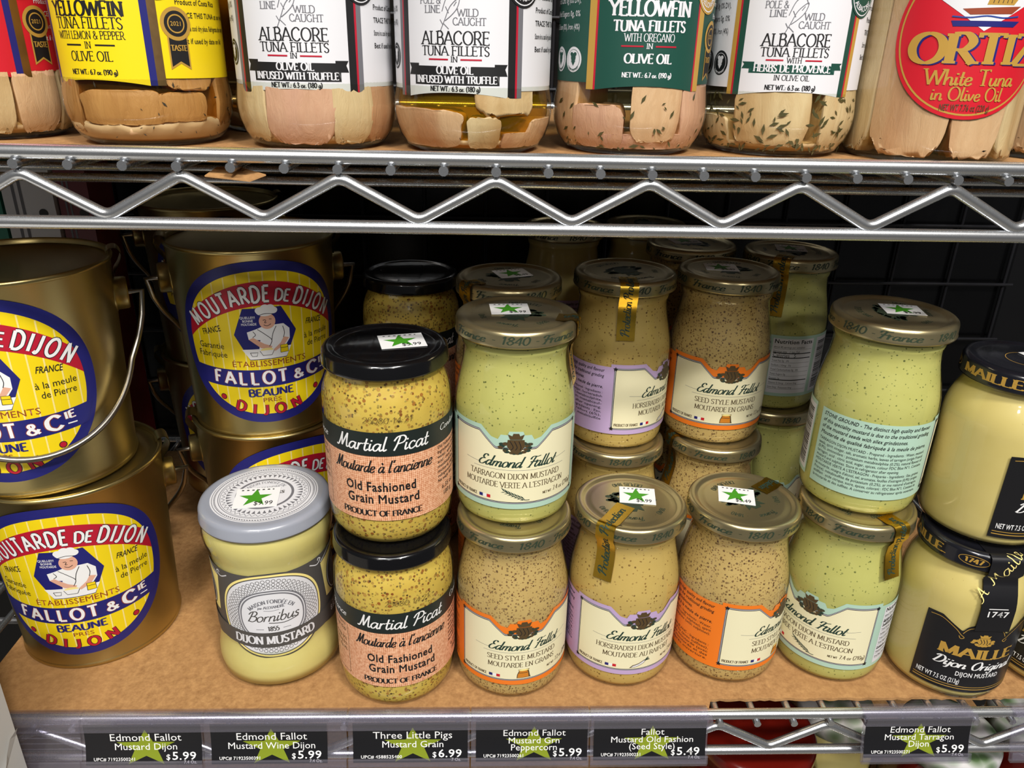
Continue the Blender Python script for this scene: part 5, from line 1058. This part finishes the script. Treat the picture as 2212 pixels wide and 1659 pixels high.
# the jar with a round red label
def ortiz(x, y, phi, label, top=True):
    R = 34.2; prof = [(29, 0), (31.6, .6), (33.4, 2.6), (34.2, 6), (34.2, 98), (33, 104), (30.5, 108), (30, 116)]
    t = thing('tuna_jar', label, 'jar', (x, y, ZT), group='straight-sided tuna jars'); az = azim(x, y); rz = math.radians(phi) - az
    m = MB(); lathe(m, prof, 'jar glass', 96, True, False); obj('glass_jar', m.mesh('glass_jar'), t)
    m = MB(); lathe(m, inset(prof, 1.7, 2.2, 104), 'olive oil', 72); obj('oil', m.mesh('oil'), t)
    for i, (a, c, mt) in enumerate(((-95, -42, L_), (-40, 14, A), (13, 52, A), (52, 95, L_))): obj('tuna_fillet', chunk_mesh(math.radians(a) - az, math.radians(c) - az, 14, 40, 3, 100, mt, i * 2.3 + 40, prof), t)
    m = MB(); lathe(m, [(31.6, 108.2), (32.4, 108), (32.4, 114), (31, 117), (3, 116.6)], 'gold lid', 72, False, True); obj('lid', m.mesh('lid'), t)
    m = MB(); mp = rev(R + .02); cy = 49.0
    m.ell(mp, .08, 'red label', 0, cy, 31, 31, 64); m.ringp(mp, .14, 'gold ink', 0, cy, 29.6, 29.6, .7, 64)
    m.poly(mp, .18, 'white paper', [(-22, 64), (0, 78), (22, 64), (0, 50)]); m.poly(mp, .2, 'navy', [(-12, 53.5), (13, 53.5), (11, 51.5), (-11, 51.5)])
    m.poly(mp, .24, 'gold ink', [(-1, 59), (2, 72), (9, 75), (11, 62), (9, 59)]); m.poly(mp, .24, 'gold ink', [(1, 60), (-5, 66), (1, 71)])
    for k in range(5): m.line(mp, .27, 'brown ink', [(1 + 1.7 * k, 59.6), (3 + 1.5 * k, 72.5 - .3 * k)], .3)
    m.poly(mp, .28, 'brown red ink', [(-9, 57.6), (12, 58.6), (9, 56), (-6, 55.6)]); m.line(mp, .28, 'blue ink', [(-12, 55), (-6, 54.6), (0, 55.2), (6, 54.6), (12, 55.2)], .5, True)
    m.text(mp, .26, 'blue ink', 'Bonito', -12.5, 65.2, 3.0, 'script', fit=9, shear=.3); m.text(mp, .26, 'blue ink', 'del Norte', -11.5, 61.8, 2.6, 'script', fit=10, shear=.3)
    for off, dx, c, sty in ((.32, .9, 'navy', 'serifbold'), (.38, 0, 'gold ink', 'serifbold')): m.text(mp, off, c, 'ORTIZ', dx, 38.4 - dx * .3, 10.6, sty, fit=49)
    m.text(mp, .3, 'gold ink', 'White Tuna', 0, 30.6, 5.8, 'roman', fit=34); m.text(mp, .3, 'gold ink', 'in Olive Oil', 0, 25.0, 5.0, 'roman', fit=27); m.text(mp, .3, 'brown ink', 'NET WT 7.76 oz (220 g)', 0, 21.2, 2.4, 'bold', fit=19)
    obj('label', m.mesh('label'), t, (0, 0, 0), rz); return t
ortiz(373.0, 41.5, 20, 'tuna jar with big round red label, thick pale fillets in a straight glass jar')
def dark_jar(x, y, label):
    t = ortiz(x, y, 30, label); return t
ortiz(366.0, 120.0, -2, 'straight tuna jar with red label in the dark, second row')
t = ortiz(445.0, 54.0, -70, 'straight tuna jar with a round lime tag at the right end')
m = MB(); mp = rev(34.3); m.ell(mp, .2, 'lime', 0, 44, 10, 10, 30); la = obj('round_tag', m.mesh('round_tag'), t, (0, 0, 0), math.radians(-62) - azim(445, 54)); la['label'] = 'round lime green tag'

# ------------------------------------------------------------------ price strip along the lower shelf
ZR = ZL + 3.4
CARD0, CARD1 = (-10.6, -21.8), (-5.2, .9)
CL = math.hypot(CARD1[0] - CARD0[0], CARD1[1] - CARD0[1]); CD = ((CARD1[0] - CARD0[0]) / CL, (CARD1[1] - CARD0[1]) / CL); CN = (-CD[1], CD[0])
def card_map(u, v, off):
    bow = 1.0 * math.sin(math.pi * v / CL); return (u, CARD0[0] + CD[0] * v + CN[0] * (off - bow), CARD0[1] + CD[1] * v + CN[1] * (off - bow))
def holder(x0, x1, label, ridges=False):
    t = thing('price_holder', label, 'price holder', (x0, .4, ZR), group='clear price holders'); w_ = x1 - x0
    prof = [(3.4, -2.4), (3.9, 0), (3.1, 2.6), (.6, 3.8), (-1.8, 3.4), (-3.8, 2.2)]
    for k in range(9): p = card_map(0, CL * (1 - k / 8), -.9); prof.append((p[1], p[2]))
    prof.append((CARD0[0] + .3, CARD0[1] - 3.2))
    m = MB(); extrude(m, prof, 0, w_, 1.0, 'clear plastic'); obj('holder_body', m.mesh('holder_body', False), t)
    a = card_map(0, CL - 3.0, 1.2); c = card_map(0, CL + .6, 1.6)
    m = MB(); extrude(m, [(a[1] - .9, a[2]), (a[1], a[2] + .2), (c[1] - .4, c[2]), (-4.0, c[2] + 1.6)], 0, w_ + 1.5, .8, 'clear plastic'); obj('top_lip', m.mesh('top_lip', False), t)
    a = card_map(0, 2.6, 1.4); m = MB(); extrude(m, [(a[1] - .4, a[2] + .3), (a[1], a[2]), (CARD0[0] - 1.6, CARD0[1] - 1.0), (CARD0[0] - .8, CARD0[1] - 3.4), (CARD0[0] + .6, CARD0[1] - 3.2)], 0, w_, .9, 'clear plastic'); obj('bottom_lip', m.mesh('bottom_lip', False), t)
    if ridges:
        for k in range(6):
            p = card_map(0, 2.4 + 3.2 * k, -.3); m = MB(); tube(m, [(0, p[1], p[2]), (w_, p[1], p[2])], .35, 'clear plastic', 6); obj('ridge', m.mesh('ridge'), t)
    return t
def card(x0, x1, lines, upc, price, size, label, star_r=11.0):
    m = MB(); w_ = x1 - x0; mp = card_map
    n = 10; V = []
    for k in range(n + 1):
        for o in (-.25, .05): V += [mp(0, CL * k / n, o), mp(w_, CL * k / n, o)]
    Fc = [(0, 1, 3, 2), (4 * n + 1, 4 * n, 4 * n + 2, 4 * n + 3)]
    for k in range(n): a = 4 * k; Fc += [(a + 2, a + 3, a + 7, a + 6), (a + 1, a, a + 4, a + 5), (a, a + 2, a + 6, a + 4), (a + 3, a + 1, a + 5, a + 7)]
    m.add(V, Fc, 'tag black'); c = w_ * .52
    def flat_v(V, Fc): return V, Fc
    pts = [(c + (star_r if i % 2 == 0 else star_r * .40) * 1.45 * math.sin(math.pi * i / 5), 9.4 + (star_r if i % 2 == 0 else star_r * .40) * math.cos(math.pi * i / 5)) for i in range(10)]
    # cut the star in level strips so it follows the card's bow
    tri = [((c, 9.4), pts[(i + 1) % 10], pts[i]) for i in range(10)]
    for T_ in tri:
        V2 = [(y, x) for x, y in T_]; m2 = []
        lo, hi = min(p[0] for p in V2), max(p[0] for p in V2); rest = V2; u = math.floor(lo / 2.0) * 2.0 + 2.0
        while u < hi and len(rest) > 2:
            q = clip(rest, u, False); rest = clip(rest, u, True)
            if len(q) > 2: m2.append(q)
            u += 2.0
        if len(rest) > 2: m2.append(rest)
        for q in m2: m.flat(mp, .12, 'star green', [(b_, a_) for a_, b_ in q], [tuple(range(len(q)))], 0)
    hs = (4.2, 3.7) if len(lines) == 2 else (3.8, 3.5, 3.5); ys = (13.6, 8.4) if len(lines) == 2 else (14.6, 10.1, 6.1)
    for s, h, y in zip(lines, hs, ys): m.text(mp, .22, 'bright white', s, c, y, h, 'sans', fit=min(w_ * .76, line_len(s, h, 'sans', 1.04)), du=0)
    m.text(mp, .22, 'bright white', 'UPC# ' + upc, 4, 2.4, 1.7, 'bold', 'l', fit=22, du=0)
    m.text(mp, .22, 'bright white', '$', w_ * .69, 2.8, 2.9, 'bold', 'l', du=0); m.text(mp, .22, 'bright white', price, w_ * .74, 2.8, 4.2, 'bold', 'l', fit=13, du=0); m.text(mp, .22, 'bright white', size, w_ * .9, .7, 1.6, 'sans', 'c', du=0)
    return tag(obj('price_card', m.mesh('price_card', False), None, (x0, .4, ZR)), label, 'price card', 'black price cards')
holder(-72, -31.6, 'empty ridged clear price holder beside the white carton', True)
holder(-31.2, 31.6, 'clear price holder under the front bucket'); holder(32.2, 107.2, 'wide clear price holder under the grey-lidded jar, card not filling it')
holder(108.0, 172.6, 'clear price holder under the black-lidded jars'); holder(173.4, 236.8, 'clear price holder under the front seedy mustard jar'); holder(237.6, 301.4, 'clear price holder under the horseradish jar')
holder(386.9, 447.4, 'clear price holder alone between bare stretches of rod'); holder(470.5, 532, 'clear price holder cut by the picture edge under the navy-lidded jar')
card(-29.4, 31.0, ['Edmond Fallot', 'Mustard Dijon'], '71923500241', '5.99', '7.4 Oz.', 'black price card with green star, $5.99, under the front bucket')
card(36.0, 97.0, ['Edmond Fallot', 'Mustard Wine Dijon'], '71923500391', '5.99', '7.4 Oz.', 'black price card with green star, wine mustard $5.99, under the grey-lidded jar')
card(110.6, 171.6, ['Three Little Pigs', 'Mustard Grain'], '4588525400', '6.99', '7 Oz.', 'black price card with green star, grain mustard $6.99')
card(176.0, 236.0, ['Edmond Fallot', 'Mustard Grn', 'Peppercorn'], '71923500261', '5.99', '7.4 Oz.', 'black price card with green star, green peppercorn mustard $5.99')
card(239.4, 300.4, ['Fallot', 'Mustard Old Fashion', '(Seed Style)'], '71923500251', '5.49', '7.4 Oz.', 'black price card with green star, seed style mustard $5.49')
card(388.0, 446.4, ['Edmond Fallot', 'Mustard Tarragon', 'Dijon'], '71923500271', '5.99', '7.4 Oz.', 'black price card with green star, tarragon mustard $5.99')

# ------------------------------------------------------------------ things around
t = thing('carton', 'white cardboard carton with a torn edge standing in front of the shelf', 'carton', (-55.5, -16.0, -ZO))
m = MB(); HC = ZO - 190
V = [(-260, -200, 0), (0, -200, 0), (0, 0, 0), (-260, 0, 0)]; V += [(x, y, HC) for x, y, _ in V]
m.add(V, [(3, 2, 1, 0), (4, 5, 6, 7), (0, 1, 5, 4), (1, 2, 6, 5), (2, 3, 7, 6), (3, 0, 4, 7)], 'white carton'); obj('carton_body', m.mesh('carton_body', False), t)
m = MB(); zc = HC - 88; rr = random.Random(4); V = []; n = 9
for i in range(n): V += [(.6 + rr.uniform(0, 3.4), -36 + 4.2 * i, zc - 22 + 3.4 * i + rr.uniform(-1, 1)), (.3, -36 + 4.2 * i + 1, zc - 28 + 3.4 * i)]
m.add(V, [(2 * i, 2 * i + 1, 2 * i + 3, 2 * i + 2) for i in range(n - 1)], 'white carton'); obj('torn_flap', m.mesh('torn_flap', False), t)
def carton(x, y, w_, d, h, mats, label, words=None):
    m = MB(); box(m, -w_ / 2, -d / 2, 0, w_ / 2, d / 2, h, mats); o = obj('tall_carton', None, None, (x, y, ZJ)); tag(o, label, 'carton')
    obj('carton_body', m.mesh('carton_body', False), o); m = MB(); mp = lambda u, v, off: (u, -d / 2 - off, v)
    m.rect(mp, .2, 'grey ink', -w_ * .3, h - 60, -w_ * .24, h - 8); m.rect(mp, .2, 'grey ink', -w_ * .16, h - 60, -w_ * .1, h - 8); m.ell(mp, .2, 'black ink', w_ * .25, h - 30, 3, 3, 16); obj('print', m.mesh('print', False), o)
carton(-152, 222, 34, 34, 255, 'teal', 'tall teal carton standing at the back behind the buckets')
carton(-117, 222, 32, 34, 255, 'white paper', 'tall white carton standing at the back behind the buckets')
carton(-89, 224, 20, 34, 255, 'wine red', 'slim wine red carton standing at the back behind the buckets')
# jars on the shelf below
def sauce_jar(x, y, h, r, fill, label, cloth):
    t = thing('sauce_jar', label, 'jar', (x, y, ZB + 3.2), group='jars on the shelf below'); prof = [(r - 6, 0), (r - 1, 2), (r, 7), (r, h - 26), (r - 3, h - 18), (r - 7, h - 13), (r - 7, h - 4)]
    m = MB(); lathe(m, prof, 'jar glass', 64, True, False); obj('glass_jar', m.mesh('glass_jar'), t); m = MB(); lathe(m, inset(prof, 1, 3, h - 14), fill, 64); obj('sauce', m.mesh('sauce'), t)
    m = MB(); R = r - 4.5; lathe(m, [(R - 1, h - 14), (R, h - 14), (R, h - 4), (R - 1.4, h - 1.4), (R - 5, h), (3, h - .4)], cloth, 64, False, True); obj('lid', m.mesh('lid'), t); return t
def leafy():
    m = mat('leaf print', 'C9CDC4', 0.5); n = N(m); v = n.coords(1.0); vo = n.new('ShaderNodeTexVoronoi', i_Scale=85.0); n.link(v, vo.inputs['Vector'])
    n.link(n.ramp(vo.outputs['Distance'], [(.25, '5E7A4E'), (.5, 'A9B4A0'), (.7, 'D8D6D2')]), n.b.inputs['Base Color'])
leafy()
sauce_jar(352, 46, 152, 42, 'dark red sauce', 'jar of dark red sauce on the shelf below, under the bare stretch of rod', 'dark red sauce')
sauce_jar(420, 78, 140, 30, 'smooth mustard', 'jar with a leaf-patterned lid on the shelf below, under the lone price holder', 'leaf print')
sauce_jar(478, 44, 150, 34, 'dark red sauce', 'jar with a leaf-patterned lid on the shelf below, near the picture edge', 'leaf print')
sauce_jar(545, 60, 146, 32, 'dark red sauce', 'jar with a leaf-patterned lid on the shelf below, furthest along', 'leaf print')
